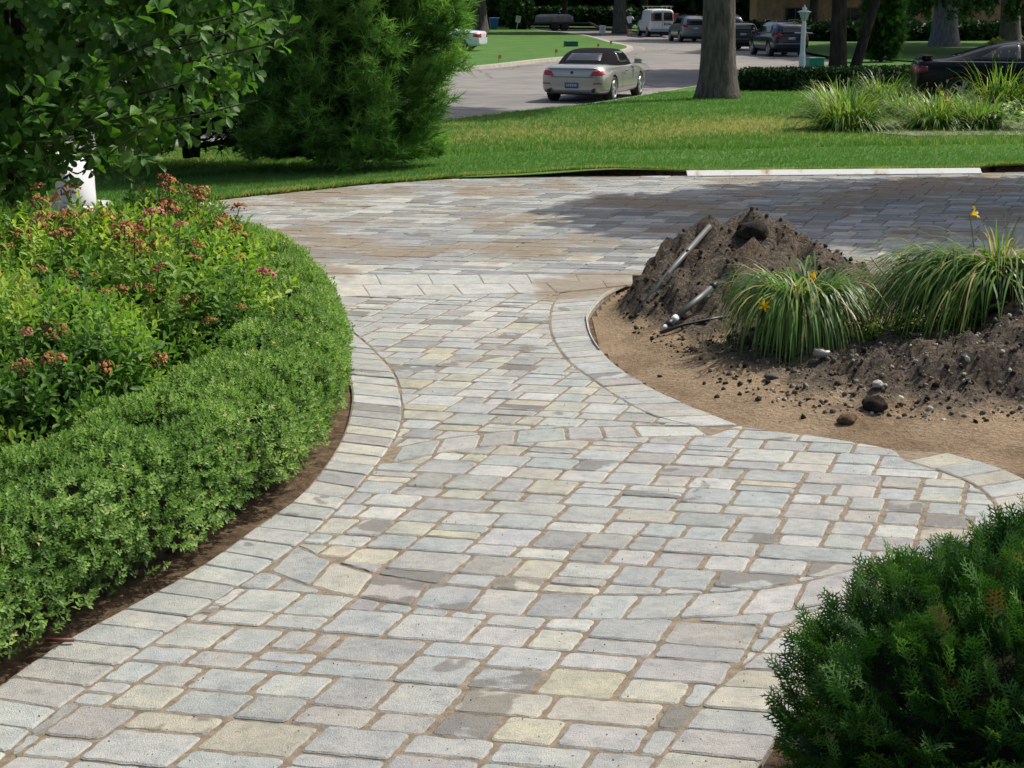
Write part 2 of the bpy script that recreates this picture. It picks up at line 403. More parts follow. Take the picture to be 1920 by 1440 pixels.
# grass blades standing on the near lawn
class Grid:
    '''values of a function of (x, y) read off a coarse grid'''
    def __init__(s, f, x0, x1, y0, y1, d):
        s.x0, s.y0, s.d = x0, y0, d; s.v = np.array([[f(x, y) for x in np.arange(x0, x1 + d, d)] for y in np.arange(y0, y1 + d, d)])
    def __call__(s, x, y):
        a = np.clip((x - s.x0) / s.d, 0, s.v.shape[1] - 1.001); b = np.clip((y - s.y0) / s.d, 0, s.v.shape[0] - 1.001); i = a.astype(int); j = b.astype(int); u = a - i; w = b - j
        return (s.v[j, i] * (1 - u) + s.v[j, i + 1] * u) * (1 - w) + (s.v[j + 1, i] * (1 - u) + s.v[j + 1, i + 1] * u) * w
def build_grass():
    blades = []
    for k in range(5):
        a = 2 * math.pi * k / 5 + 0.4; lean = 0.35 + 0.25 * (k % 3); r = 0.12; w = 0.085
        bx, by = r * math.cos(a), r * math.sin(a); tx, ty = (r + lean) * math.cos(a), (r + lean) * math.sin(a)
        px, py = -math.sin(a) * w, math.cos(a) * w
        blades += [(bx - px, by - py, 0), (bx + px, by + py, 0), (tx, ty, 1.0 - 0.12 * (k % 2))]
    tf = [(3 * k, 3 * k + 1, 3 * k + 2) for k in range(5)]
    gz = Grid(zl, -17, 17, 16, 49, 0.4); gd = Grid(dry, -17, 17, 16, 49, 0.4); lx = np.arange(-17, 17, 0.05); lv = np.array([lip(q) for q in lx])
    gn = Grid(lambda x, y: fbm(x * 0.6, y * 0.6, 4), -17, 17, 16, 49, 0.4)
    n = 210000; y = 17.0 + (rng.random(n) ** 1.5) * 31.0; x = (rng.random(n) * 2 - 1) * (0.335 * y + 0.6)
    e = y - np.interp(x, EDGE_A[:, 0], EDGE_A[:, 1]); lp_ = np.interp(x, lx, lv)
    k = (e > lp_) & (x > np.interp(y, ROAD_A[:, 1], ROAD_A[:, 0]) + 0.05); x, y, e, lp_ = x[k][:92000], y[k][:92000], e[k][:92000], lp_[k][:92000]; n = len(x)
    h = np.where(e < 4.5, 0.042, 0.062) * (0.75 + 0.55 * rng.random(n)) * np.where((e > 4.5) & (e < 4.9), 1.35, 1.0)
    t = 0.12 + 0.42 * rng.random(n) + 0.16 * gn(x, y); dr = rng.random(n) < gd(x, y); t = np.where(dr, 0.72 + 0.28 * rng.random(n), t)
    near = (e - lp_) < 1.2; z = gz(x, y); z[near] = [zl(a_, b_) for a_, b_ in zip(x[near], y[near])]
    # shaggy fringe over the cut edge
    m = 12000; fx = rng.random(m) * 15 - 7.3; fe = np.interp(fx, lx, lv) - 0.012 + 0.13 * rng.random(m) ** 1.6; fy = np.interp(fx, EDGE_A[:, 0], EDGE_A[:, 1]) + fe
    fh = 0.04 + 0.05 * rng.random(m); fd = np.array([fbm(q * 1.3, 5.0, 1) for q in fx]); ft = np.where(rng.random(m) < 0.30 + 0.5 * np.maximum(0, fd), 0.75 + 0.25 * rng.random(m), 0.15 + 0.4 * rng.random(m))
    fz = np.array([zl(a_, b_) for a_, b_ in zip(fx, fy)]) - 0.02
    pos = np.concatenate([np.stack([x, y, z - 0.006], 1), np.stack([fx, fy, fz], 1)]); tone = np.concatenate([t, ft])
    sc = np.concatenate([np.stack([h * 0.85, h * 0.85, h], 1), np.stack([fh * 1.1, fh * 1.1, fh * 0.85], 1)])
    pos = np.array(pos); M = len(pos); a = rng.random(M) * 2 * math.pi
    R = np.zeros((M, 3, 3)); R[:, 0, 0] = np.cos(a); R[:, 0, 1] = -np.sin(a); R[:, 1, 0] = np.sin(a); R[:, 1, 1] = np.cos(a); R[:, 2, 2] = 1
    me = scatter('grass', blades, tf, pos, R, np.array(sc), np.clip(np.array(tone), 0, 1))
    tag(link('grass', me, None, M_BLADE), 'short mown lawn grass with dry patches between driveway and road', 'grass', kind='stuff')
build_grass()

# ------------------------------------------------------------------ paving
M_STONE = stone_mat()
L_OUT = [(-420, 1600), (-150, 1395), (0, 1283), (105, 1210), (215, 1150), (320, 1093), (400, 1045), (490, 980), (560, 930), (610, 872), (640, 822), (655, 780), (660, 740), (652, 700), (632, 655), (598, 612), (552, 577), (490, 548), (400, 528)]
L_OUT = GP(L_OUT, 10)
L_IN = GP([(-260, 1650), (-90, 1500), (0, 1425), (75, 1355), (200, 1262), (350, 1160), (500, 1062), (600, 985), (690, 890), (738, 825), (754, 772), (742, 708), (712, 668), (668, 628), (620, 596), (560, 572), (470, 552)], 10)
R_IN = GP([(1050, 549), (1036, 572), (1031, 600), (1034, 626), (1047, 652), (1072, 682), (1110, 710), (1155, 742), (1210, 773), (1262, 790), (1306, 799)], 10)
R_OUT = GP([(1186, 530), (1135, 556), (1107, 588), (1105, 610), (1116, 640), (1146, 676), (1200, 714), (1268, 748), (1330, 775), (1385, 797)], 10)
R_EDGE = GP([(1385, 797), (1440, 806), (1520, 816), (1600, 828), (1680, 843)], 6)
ARC_A_UP = GP([(752, 836), (850, 819), (1000, 805), (1150, 798), (1306, 799)], 8)
ARC_A_LO = GP([(732, 868), (840, 846), (1000, 829), (1160, 820), (1330, 816)], 8)
ARC_B_UP = GP([(556, 1022), (610, 1046), (680, 1070), (780, 1089), (900, 1101), (1040, 1111), (1170, 1116), (1330, 1112), (1430, 1102), (1530, 1085), (1620, 1062)], 6)
ARC_B_LO = GP([(503, 1070), (565, 1093), (630, 1111), (720, 1128), (840, 1143), (1010, 1157), (1130, 1161), (1240, 1160), (1350, 1155), (1490, 1144), (1600, 1118)], 6)
T_IN = GP([(1700, 863), (1790, 892), (1846, 922), (1876, 962), (1868, 1010), (1800, 1064), (1690, 1108), (1590, 1130), (1504, 1153), (1419, 1226), (1330, 1305), (1226, 1437), (1110, 1600)], 6)

def offset(pl, d):
    out = []
    for i, p in enumerate(pl):
        a = Vector(pl[max(i - 1, 0)]); b = Vector(pl[min(i + 1, len(pl) - 1)]); t = (b - a).normalized()
        out.append((p[0] + t.y * -d, p[1] + t.x * d))
    return out
T_OUT = offset(T_IN, 0.29)

PALETTE = [((0.405, 0.423, 0.412), 34), ((0.425, 0.430, 0.408), 30), ((0.388, 0.380, 0.356), 17), ((0.460, 0.448, 0.385), 13), ((0.485, 0.486, 0.458), 16), ((0.352, 0.358, 0.346), 9), ((0.450, 0.430, 0.345), 4)]
def stone_col(pale=0.0, damp_p=0.1):
    r = rnd.random() * sum(w for _, w in PALETTE)
    for c, w in PALETTE:
        r -= w
        if r <= 0: break
    k = 0.9 + 0.2 * rnd.random(); c = [x * k * (0.98 + 0.04 * rnd.random()) for x in c]
    c = [x * (1 - pale) + y * pale for x, y in zip(c, (0.60, 0.59, 0.55))]
    return (*c, (0.36 + 0.17 * rnd.random()) if rnd.random() < damp_p else 0.0)

def poly_area(p): return 0.5 * sum(p[i][0] * p[(i + 1) % len(p)][1] - p[(i + 1) % len(p)][0] * p[i][1] for i in range(len(p)))

def inset_poly(p, dx, dy, ang=0.0):
    """move every edge inwards; dx for edges running across the courses, dy for edges along them"""
    n = len(p); c, s = math.cos(ang), math.sin(ang); lines = []
    for i in range(n):
        a, b = p[i], p[(i + 1) % n]; ex, ey = b[0] - a[0], b[1] - a[1]; L = math.hypot(ex, ey)
        if L < 1e-6: return None
        ex /= L; ey /= L; w = abs(ex * c + ey * s)
        d = dy * w + dx * (1 - w)
        lines.append(((a[0] - ey * d, a[1] + ex * d), (ex, ey)))
    out = []
    for i in range(n):
        (p1, d1), (p2, d2) = lines[i - 1], lines[i]
        den = d1[0] * d2[1] - d1[1] * d2[0]
        if abs(den) < 0.12: out.append(p2); continue
        t = ((p2[0] - p1[0]) * d2[1] - (p2[1] - p1[1]) * d2[0]) / den
        out.append((p1[0] + d1[0] * t, p1[1] + d1[1] * t))
    if poly_area(out) < 0.25 * abs(poly_area(p)) : return None
    return out

def simplify(p, tol=0.012):
    p = list(p); i = 0
    while i < len(p) and len(p) > 3:                        # drop tiny edges and straight points
        a, b, c = p[i - 1], p[i], p[(i + 1) % len(p)]
        if math.dist(a, b) < tol: p.pop(i); continue
        cr = abs((b[0] - a[0]) * (c[1] - b[1]) - (b[1] - a[1]) * (c[0] - b[0])) / max(math.dist(a, c), 1e-6)
        if cr < 0.004: p.pop(i); continue
        i += 1
    return p

def outline(p, jit, rad, seg=0.09):
    out = []; n = len(p)
    for i in range(n):
        a, b, c = p[i - 1], p[i], p[(i + 1) % n]
        la, lc = math.dist(a, b), math.dist(b, c)
        r1 = min(rad * (0.6 + 0.9 * rnd.random()), 0.35 * la); r2 = min(rad * (0.6 + 0.9 * rnd.random()), 0.35 * lc)
        q1 = (b[0] + (a[0] - b[0]) / la * r1, b[1] + (a[1] - b[1]) / la * r1); q2 = (b[0] + (c[0] - b[0]) / lc * r2, b[1] + (c[1] - b[1]) / lc * r2)
        out.append(q1)
        if rad > 0.012: out.append((0.25 * q1[0] + 0.5 * b[0] + 0.25 * q2[0], 0.25 * q1[1] + 0.5 * b[1] + 0.25 * q2[1]))
        out.append(q2)
        m = int(lc / seg) if seg else 0
        for k in range(1, m):
            t = k / m; x, y = q2[0] + (c[0] - b[0]) * (1 - (r2 * 2) / lc) * t, q2[1] + (c[1] - b[1]) * (1 - (r2 * 2) / lc) * t
            nx, ny = -(c[1] - b[1]) / lc, (c[0] - b[0]) / lc; j = (rnd.random() - 0.35) * jit
            out.append((x + nx * j, y + ny * j))
    return out

def stone_geo(p, z, jit=0.006, rad=0.02, seg=0.09, tilt=0.007):
    o = outline(p, jit, rad, seg); n = len(o)
    cx = sum(q[0] for q in o) / n; cy = sum(q[1] for q in o) / n
    tx, ty = (rnd.random() - 0.5) * tilt * 2, (rnd.random() - 0.5) * tilt * 2
    def zz(x, y): return z + (x - cx) * tx + (y - cy) * ty
    v = [(x, y, z - 0.045) for x, y in o] + [(x, y, zz(x, y) - 0.0055) for x, y in o]
    for x, y in o:
        d = math.hypot(x - cx, y - cy); k = max(0.0, 1 - 0.0085 / max(d, 0.02)); v.append((cx + (x - cx) * k, cy + (y - cy) * k, zz(x, y)))
    f = []
    for r in range(2):
        for i in range(n):
            j = (i + 1) % n; f.append((r * n + i, r * n + j, (r + 1) * n + j, (r + 1) * n + i))
    f.append(tuple(2 * n + i for i in range(n)))
    return v, f

def clip_rect(poly, x0, y0, x1, y1):
    for ax, val, sg in ((0, x0, 1), (0, x1, -1), (1, y0, 1), (1, y1, -1)):
        out = []; n = len(poly)
        if n < 3: return []
        for i in range(n):
            a, b = poly[i - 1], poly[i]; da, db = sg * (a[ax] - val), sg * (b[ax] - val)
            if (da < 0) != (db < 0):
                t = da / (da - db); out.append((a[0] + (b[0] - a[0]) * t, a[1] + (b[1] - a[1]) * t))
            if db >= 0: out.append(b)
        poly = out
    return poly

def courses(x0, x1, y0, y1, H, kinds):
    """broken courses: blocks of a double course, each split into rows and stones in its own way"""
    y = y0
    while y < y1:
        x = x0 - 0.5 * rnd.random()
        while x < x1:
            rows, w, k = rnd.choices([q[:3] for q in kinds], [q[3] for q in kinds])[0]
            w = rnd.uniform(*w); tot = sum(rows); yy = y
            for r, n in zip(rows, k):
                h = H * r / tot; n = rnd.choice(n); c = [1 + 0.5 * rnd.random() for _ in range(n)]; t = sum(c); xx = x
                for q in c:
                    e0, e1 = rnd.uniform(-0.005, 0.005), rnd.uniform(-0.005, 0.005); yield xx, yy + e0, xx + w * q / t, yy + h + e1; xx += w * q / t
                yy += h
            x += w
        y += H
KINDS = [((1, 1), (0.36, 0.52), ((2,), (2, 2, 1)), 5), ((1, 1), (0.20, 0.27), ((1,), (1,)), 3), ((5, 3), (0.27, 0.36), ((1,), (1, 1, 2)), 3), ((3, 5), (0.27, 0.36), ((1,), (1,)), 3), ((3, 5), (0.40, 0.56), ((2,), (2,)), 3),
         ((1, 1, 1), (0.22, 0.32), ((1,), (1,), (1,)), 2), ((2, 1, 1), (0.24, 0.32), ((1,), (1,), (1,)), 2.5), ((1, 1, 2), (0.24, 0.34), ((1,), (1,), (1, 2)), 2.5), ((1, 1), (0.55, 0.75), ((3,), (3, 2)), 4)]

def field(poly, a1, b1, H, kinds, gx, gy):
    m11, m21, m12, m22 = math.cos(a1), math.sin(a1), math.sin(b1), math.cos(b1); det = m11 * m22 - m12 * m21
    Q = [((x * m22 - y * m12) / det, (-x * m21 + y * m11) / det) for x, y in poly]
    if poly_area(Q) < 0: Q = Q[::-1]
    x0, x1 = min(q[0] for q in Q), max(q[0] for q in Q); y0, y1 = min(q[1] for q in Q), max(q[1] for q in Q)
    out = []
    for rx0, ry0, rx1, ry1 in courses(x0, x1, y0, y1, H, kinds):
        r = clip_rect(Q, rx0, ry0, rx1, ry1)
        if len(r) < 3: continue
        r = simplify(r)
        if len(r) < 3 or abs(poly_area(r)) < 0.0035: continue
        r = inset_poly(r, gx * (0.6 + 0.8 * rnd.random()), gy * (0.7 + 0.6 * rnd.random()))
        if r is None or abs(poly_area(r)) < 0.0022: continue
        out.append([(x * m11 + y * m12, x * m21 + y * m22) for x, y in r])
    return out

def band(A, B, step, gap=0.006, var=0.12, skew=None):
    """one row of stones between two curves"""
    M = 400; A = resample(A, M); B = resample(B, M); C = [((a[0] + b[0]) / 2, (a[1] + b[1]) / 2) for a, b in zip(A, B)]
    L = [0.0]
    for p, q in zip(C, C[1:]): L.append(L[-1] + math.dist(p, q))
    cuts = [0.0]
    while cuts[-1] < L[-1] - step * 0.7: cuts.append(cuts[-1] + step * (1 + var * (rnd.random() * 2 - 1)))
    cuts[-1] = L[-1]; ix = [int(np.searchsorted(L, c)) for c in cuts]; ix[-1] = M - 1
    out = []
    def ends(m):
        if skew is None or m in (0, M - 1): return m, m
        dx, dy = B[m][0] - A[m][0], B[m][1] - A[m][1]; sg = 1 if dx > 0 else -1
        th = math.atan2(dy * sg, dx * sg) * skew; ux, uy = math.cos(th), math.sin(th)
        def hit(P): return min(range(max(0, m - 70), min(M, m + 71)), key=lambda i: abs((P[i][0] - C[m][0]) * uy - (P[i][1] - C[m][1]) * ux))
        return hit(A), hit(B)
    ie = [ends(m) for m in ix]
    for (a, a2), (b, b2) in zip(ie, ie[1:]):
        if b - a < 2 or b2 - a2 < 2: continue
        p = [A[a], A[(a + b) // 2], A[b], B[b2], B[(a2 + b2) // 2], B[a2]]
        if poly_area(p) < 0: p = p[::-1]
        r = inset_poly(p, gap, gap)
        if r: out.append(r)
    return out

def lay(parent, name, polys, z, limit=300, pale=0.0, damp=0.1, rad=0.02, jit=0.006, seg=0.09, rest='stuff', dim=1.0):
    polys = sorted(polys, key=lambda p: sum(q[1] for q in p) / len(p) + 0.6 * abs(sum(q[0] for q in p) / len(p)))
    RV = []; RF = []; RC = []
    for i, p in enumerate(polys):
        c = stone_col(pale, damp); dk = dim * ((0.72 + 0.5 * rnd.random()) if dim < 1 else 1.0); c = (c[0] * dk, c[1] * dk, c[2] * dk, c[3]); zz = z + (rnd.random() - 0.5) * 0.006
        if i < limit:
            v, f = stone_geo(p, zz, jit, rad, seg)
            link(name, mesh(name, v, f, False, [c] * len(v)), parent, M_STONE)
        else:
            v, f = stone_geo(p, zz, 0.0, 0.011, 0, 0.003); b = len(RV)
            RV += v; RF += [tuple(k + b for k in q) for q in f]; RC += [c] * len(v)
    if RV:
        o = link('far_' + name + 's', mesh(name, RV, RF, False, RC), parent, M_STONE); o['kind'] = 'stuff'

def sheet(name, poly, z, mat, parent=None):
    me = bpy.data.meshes.new(name); bm = bmesh.new(); bm.faces.new([bm.verts.new((x, y, z)) for x, y in poly])
    bmesh.ops.triangulate(bm, faces=bm.faces[:]); bmesh.ops.recalc_face_normals(bm, faces=bm.faces[:])
    bm.to_mesh(me); bm.free()
    if me.polygons[0].normal.z < 0: me.flip_normals()
    return link(name, me, parent, mat)

def upto(pl, q):                                      # index of the point of a curve closest to q
    return min(range(len(pl)), key=lambda i: math.dist(pl[i], q))

WALK = tag(empty('walkway'), kind='structure')
walk_poly = L_OUT[:] + [(-2.2, 13.0), (1.0, 13.15)] + R_OUT + R_EDGE[1:] + T_OUT
o = sheet('joint_sand_bed', walk_poly, -0.0052, M_SAND, WALK)
BAND_LO = GP([(440, 566), (560, 560), (640, 556), (860, 552), (1050, 547), (1186, 533)], 5)
i1, i2 = upto(L_IN, ARC_A_UP[0]), upto(R_IN, ARC_A_UP[-1])
f1 = L_IN[i1:][:] + BAND_LO[2:-4] + R_IN[:i2 + 1] + ARC_A_UP[::-1]
j1, j2 = upto(L_IN, ARC_A_LO[0]), upto(L_IN, ARC_B_UP[0])
k2 = upto(T_IN, ARC_B_UP[-1])
f2 = L_IN[j2:j1 + 1] + ARC_A_LO + [R_OUT[-1]] + R_EDGE + T_IN[:k2] + ARC_B_UP[::-1]
m1 = upto(L_IN, ARC_B_LO[0]); m2 = upto(T_IN, ARC_B_LO[-1])
f3 = L_IN[:m1 + 1] + ARC_B_LO + T_IN[m2:]
stones = []
for fp in (f1, f2, f3): stones += field(fp, -math.radians(11.5), math.radians(19.0), 0.385, [(a, (w[0] * 0.90, w[1] * 0.90), k, q) for a, w, k, q in KINDS], 0.0074, 0.0052)
stones += band(ARC_A_UP, ARC_A_LO, 0.23, 0.006, 0.25) + band(ARC_B_UP, ARC_B_LO, 0.215, 0.006, 0.2)
lay(WALK, 'paving_stone', stones, 0.0, 300, 0.0, 0.10, 0.024, 0.009, 0.042)
BORDER = tag(empty('walkway_border'), kind='structure')
bs = band(L_OUT, L_IN, 0.178, 0.0042, 0.06, 0.42) + band(R_OUT, R_IN, 0.165, 0.0042, 0.06, 0.42) + band(T_OUT, T_IN, 0.178, 0.0042, 0.06)
lay(BORDER, 'border_stone', bs, 0.001, 300, 0.08, 0.08, 0.012, 0.004, 0.14)

DRIVE = tag(empty('driveway'), kind='structure')
far = [(x, y - 0.05) for x, y in EDGE if -13 < x < 16]
BAND_HI = GP([(420, 521), (600, 516), (900, 515), (1186, 515)], 5)
near_l = [(-13, 9.5), (-6, 12.2), (-3.0, 13.2)]
near_r = [(BAND_HI[-1][0], BAND_HI[-1][1]), (2.0, 13.66), (5.0, 13.5), (16, 12.4)]
drive_poly = near_l + BAND_HI[1:] + near_r[1:] + far[::-1]
sheet('joint_sand_bed', [(x, y + (0.3 if y > 15 else 0)) for x, y in drive_poly] , -0.0125, M_SAND, DRIVE)
ds = field(drive_poly, -math.radians(9), math.radians(22), 0.50, [(a, (w[0] * 1.25, w[1] * 1.25), k, q) for a, w, k, q in KINDS], 0.0055, 0.0042)
ds = [p for p in ds if abs(sum(q[0] for q in p) / len(p)) < 0.345 * (sum(q[1] for q in p) / len(p)) + 0.8]
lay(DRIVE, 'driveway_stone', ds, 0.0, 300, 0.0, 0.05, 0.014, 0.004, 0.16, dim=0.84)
APRON = tag(empty('driveway_apron'), kind='structure')
bl, bh = resample(BAND_LO, 60), resample(BAND_HI, 60)
mid = [((a[0] + b[0]) / 2, (a[1] + b[1]) / 2) for a, b in zip(bl, bh)]
sheet('joint_sand_bed', bl + bh[::-1], -0.002, M_SAND, APRON)
lay(APRON, 'apron_stone', band(bl, mid, 0.38, 0.0012, 0.25) + band(mid, bh, 0.42, 0.0012, 0.25), 0.0015, 300, 0.35, 0.0, 0.012, 0.003, 0.2)

# crumbs of sand and soil lying on the paving
def build_grit():
    n = 2600; y = 4.5 + 8.5 * rng.random(n) ** 1.6; x = rng.uniform(-1.9, 2.4, n); keep = np.ones(n, bool)
    poly = walk_poly; px = np.zeros(n, bool)
    for i in range(len(poly)):
        (x1, y1), (x2, y2) = poly[i - 1], poly[i]
        if y1 != y2: px ^= ((y1 > y) != (y2 > y)) & (x < (x2 - x1) * (y - y1) / (y2 - y1) + x1)
    x, y = x[px], y[px]; m = len(x); s = 0.0012 + 0.0034 * rng.random(m) ** 3; P = np.stack([x, y, 0.002 + s * 0.5], 1)
    tv = [(1, 0, -0.4), (-0.5, 0.8, -0.4), (-0.6, -0.8, -0.4), (0, 0.1, 0.7)]; tf = [(0, 1, 3), (1, 2, 3), (2, 0, 3), (2, 1, 0)]
    me = scatter('grit', tv, tf, P, frames(rand_dirs(m), rand_dirs(m)), s, rng.random(m))
    tag(link('grit', me, None, leaf_mat('grit_crumb', [(0.0, (0.03, 0.025, 0.02)), (0.6, (0.16, 0.12, 0.08)), (1.0, (0.42, 0.36, 0.27))], 0.0, 0.95, 0.1)), 'fine crumbs of sand and soil scattered over the walkway stones', 'grit', kind='stuff')
build_grit()

# ------------------------------------------------------------------ planting beds
def bed(name, poly, z, mat): return tag(sheet(name, poly, z, mat), kind='structure')
bed('planting_bed', L_OUT + [(-2.0, 12.6), (-6.0, 11.6), (-13, 9.0), (-13, 3.0), (-3.0, 3.0)], -0.022, M_MULCH)
bed('shrub_bed', [(p[0] + 0.0, p[1]) for p in T_OUT[6:]] + [(0.6, 3.2), (9, 3.2), (9, 7.2)], -0.024, M_MULCH)

M_BARK = rough_mat('grey_bark', [(0.3, (0.035, 0.030, 0.026)), (0.5, (0.085, 0.074, 0.064)), (0.7, (0.16, 0.145, 0.125))], 6.0, 0.95, 14.0, 1.0, 0.06, world=False)
M_TWIG = plain('brown_twig', (0.055, 0.040, 0.028), 0.85, var=0.4, vscale=20)
M_STEM = plain('green_stem', (0.10, 0.15, 0.04), 0.6, var=0.25)

def leaf_quad(w=0.45, fold=0.10, droop=0.06):
    """one folded leaf along +Y, unit length"""
    return [(0, 0, 0), (-w / 2, 0.48, fold), (0, 1, -droop), (w / 2, 0.48, fold)], [(0, 3, 2, 1)]
def leaf_fine(w=0.45, fold=0.08, droop=0.1):
    v = [(0, 0, 0), (-w * 0.36, 0.22, fold * 0.7), (-w / 2, 0.55, fold), (-w * 0.3, 0.82, fold * 0.4), (0, 1, -droop), (w * 0.3, 0.82, fold * 0.4), (w / 2, 0.55, fold), (w * 0.36, 0.22, fold * 0.7), (0, 0.35, 0), (0, 0.7, -droop * 0.35)]
    f = [(0, 8, 2, 1), (8, 9, 3, 2), (9, 4, 3, 3)]
    return v, [(0, 7, 6, 8), (8, 6, 5, 9), (9, 5, 4, 4), (0, 8, 2, 1), (8, 9, 3, 2), (9, 4, 4, 3)]

def compose(leaf, items):
    """join several placed copies of a leaf: items = (offset, direction, normal, scale)"""
    tv, tf = np.array(leaf[0], float), np.array(leaf[1], int); V = []; Fq = []
    for off, d, nrm, s in items:
        R = frames(np.array([d], float), np.array([nrm], float))[0]
        b = len(V) * len(tv); V.append((R @ (tv * s).T).T + np.array(off)); Fq.append(tf + b)
    return np.concatenate(V), np.concatenate(Fq)

def shoot(leaf, n, length, l0, l1, spread0=1.25, spread1=0.35, turn=2.4):
    items = []
    for i in range(n):
        t = i / max(n - 1, 1); a = turn * i; sp = spread0 + (spread1 - spread0) * t
        rad = (math.cos(a), math.sin(a)); d = (rad[0] * math.sin(sp), rad[1] * math.sin(sp), math.cos(sp))
        items.append(((0, 0, length * t), d, (-rad[0] * math.cos(sp), -rad[1] * math.cos(sp), math.sin(sp)), l0 + (l1 - l0) * t))
    V, Fq = compose(leaf, items); return V[:, [0, 2, 1]] * np.array([1, 1, -1]), Fq     # axis along +Y

def scatter_multi(name, temps, pos, d, nrm, sc, tone, mat, parent, label=None):
    """scatter several templates as ONE mesh part"""
    N_ = len(pos); pick = rng.integers(0, len(temps), N_); Vs = []; Fs = []; Ts = []; base = 0
    R = frames(d, nrm)
    for k, (tv, tf) in enumerate(temps):
        ix = np.nonzero(pick == k)[0]
        if len(ix) == 0: continue
        tv = np.asarray(tv, float); tf = np.asarray(tf, int); s = np.asarray(sc)[ix]
        V = np.einsum('nij,nkj->nki', R[ix], tv[None] * s[:, None, None]) + pos[ix][:, None, :]
        Vs.append(V.reshape(-1, 3)); Fs.append((tf[None] + (np.arange(len(ix)) * len(tv))[:, None, None]).reshape(-1, tf.shape[1]) + base)
        h = tv[:, 1] / max(tv[:, 1].max(), 1e-6)
        Ts.append((tone[ix][:, None] + 0.14 * (h[None] - 0.5)).ravel()); base += len(ix) * len(tv)
    me = np_mesh(name, np.concatenate(Vs), np.concatenate(Fs), np.clip(np.concatenate(Ts), 0, 1))
    o = link(name, me, parent, mat)
    return o

def vnoise(P, s, seed=0.0):
    return np.array([noise.fractal(Vector((p[0] * s + seed, p[1] * s, p[2] * s)), 1.0, 2.0, 3) for p in P])

# ------------------------------------------------------------------ boxwood hedge
M_BOX = leaf_mat('boxwood_leaf', [(0.0, (0.055, 0.120, 0.032)), (0.35, (0.150, 0.275, 0.072)), (0.65, (0.255, 0.395, 0.125)), (0.88, (0.37, 0.49, 0.20)), (0.97, (0.55, 0.50, 0.26)), (1.0, (0.64, 0.57, 0.34))], 0.42, 0.5, 0.32)
def build_hedge():
    hedge = empty('boxwood_hedge', (0, 0, 0), 0, 'low clipped boxwood hedge curving along the left edge of the walkway', 'hedge')
    path = resample([p for p in L_OUT if p[1] > 3.6], 300); Np = len(path)
    T = [(Vector(path[min(i + 1, Np - 1)]) - Vector(path[max(i - 1, 0)])).normalized() for i in range(Np)]
    path = np.array(path); T = np.array([(t.x, t.y) for t in T]); L = np.stack([-T[:, 1], T[:, 0]], 1)
    def section(th, grow=0.0):
        """rounded box profile: th 0 = walkway side at the foot, pi = bed side"""
        c, s = np.cos(th), np.sin(th); e = 0.62
        a = np.sign(c) * np.abs(c) ** e; b = np.sign(s) * np.abs(s) ** e
        hw = 0.335 + grow; h = 0.50 + grow
        z = 0.05 + h * np.clip(b, -0.05, 1); off = 0.355 - hw * a * (0.86 + 0.14 * np.minimum(z / 0.28, 1.0))
        return off, z
    n = 37000
    ii = rng.integers(0, Np, n); th = rng.random(n) * 2.9 - 0.06
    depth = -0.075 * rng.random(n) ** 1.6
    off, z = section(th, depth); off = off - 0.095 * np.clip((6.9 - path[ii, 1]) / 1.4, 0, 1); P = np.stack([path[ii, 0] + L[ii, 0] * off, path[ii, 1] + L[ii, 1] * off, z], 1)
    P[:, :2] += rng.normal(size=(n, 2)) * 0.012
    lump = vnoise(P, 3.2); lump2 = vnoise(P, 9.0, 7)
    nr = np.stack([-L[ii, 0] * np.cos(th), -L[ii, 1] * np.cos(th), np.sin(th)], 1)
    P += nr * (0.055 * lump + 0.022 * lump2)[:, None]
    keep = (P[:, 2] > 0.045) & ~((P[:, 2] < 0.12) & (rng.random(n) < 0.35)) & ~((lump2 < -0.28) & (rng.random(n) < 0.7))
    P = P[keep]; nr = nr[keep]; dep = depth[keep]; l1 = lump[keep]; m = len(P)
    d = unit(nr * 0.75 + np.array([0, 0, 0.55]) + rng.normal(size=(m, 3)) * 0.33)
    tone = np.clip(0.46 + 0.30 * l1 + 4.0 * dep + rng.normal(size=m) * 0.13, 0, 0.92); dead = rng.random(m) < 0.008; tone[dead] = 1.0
    leaf = leaf_quad(0.52, 0.10, 0.04)
    temps = [shoot(leaf, 8, 0.9, 0.85, 0.62, 1.35, 0.35, 1.75 + 0.2 * k) for k in range(3)]
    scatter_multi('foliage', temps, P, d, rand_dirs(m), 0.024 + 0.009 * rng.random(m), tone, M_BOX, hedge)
    # twiggy inside
    v = []; f = []; K = 12; th = np.linspace(0.02, math.pi - 0.02, K)
    for i in range(0, Np, 4):
        off, z = section(th, -0.095)
        for a, b in zip(off, z):
            w = 0.03 * fbm(path[i, 0] * 5 + a, path[i, 1] * 5, b * 6); v.append((path[i, 0] + L[i, 0] * (a + w), path[i, 1] + L[i, 1] * (a + w), max(b - 0.02 + w, -0.03)))
    rows = len(v) // K
    for i in range(rows - 1):
        for k in range(K - 1): f.append((i * K + k, i * K + k + 1, (i + 1) * K + k + 1, (i + 1) * K + k))
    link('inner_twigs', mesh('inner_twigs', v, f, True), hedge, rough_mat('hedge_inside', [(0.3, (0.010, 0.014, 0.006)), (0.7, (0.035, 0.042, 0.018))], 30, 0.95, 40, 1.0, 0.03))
    mb = MB()
    for i in range(6, Np, 9):
        bx = path[i, 0] + L[i, 0] * 0.32; by = path[i, 1] + L[i, 1] * 0.32
        for k in range(3):
            a = rnd.random() * 6.3; mb.tube([(bx, by, -0.03), (bx + 0.05 * math.cos(a), by + 0.05 * math.sin(a), 0.12), (bx + 0.13 * math.cos(a), by + 0.13 * math.sin(a), 0.3)], [0.011, 0.009, 0.005], 5)
    mb.build('stems', M_TWIG, hedge)
build_hedge()

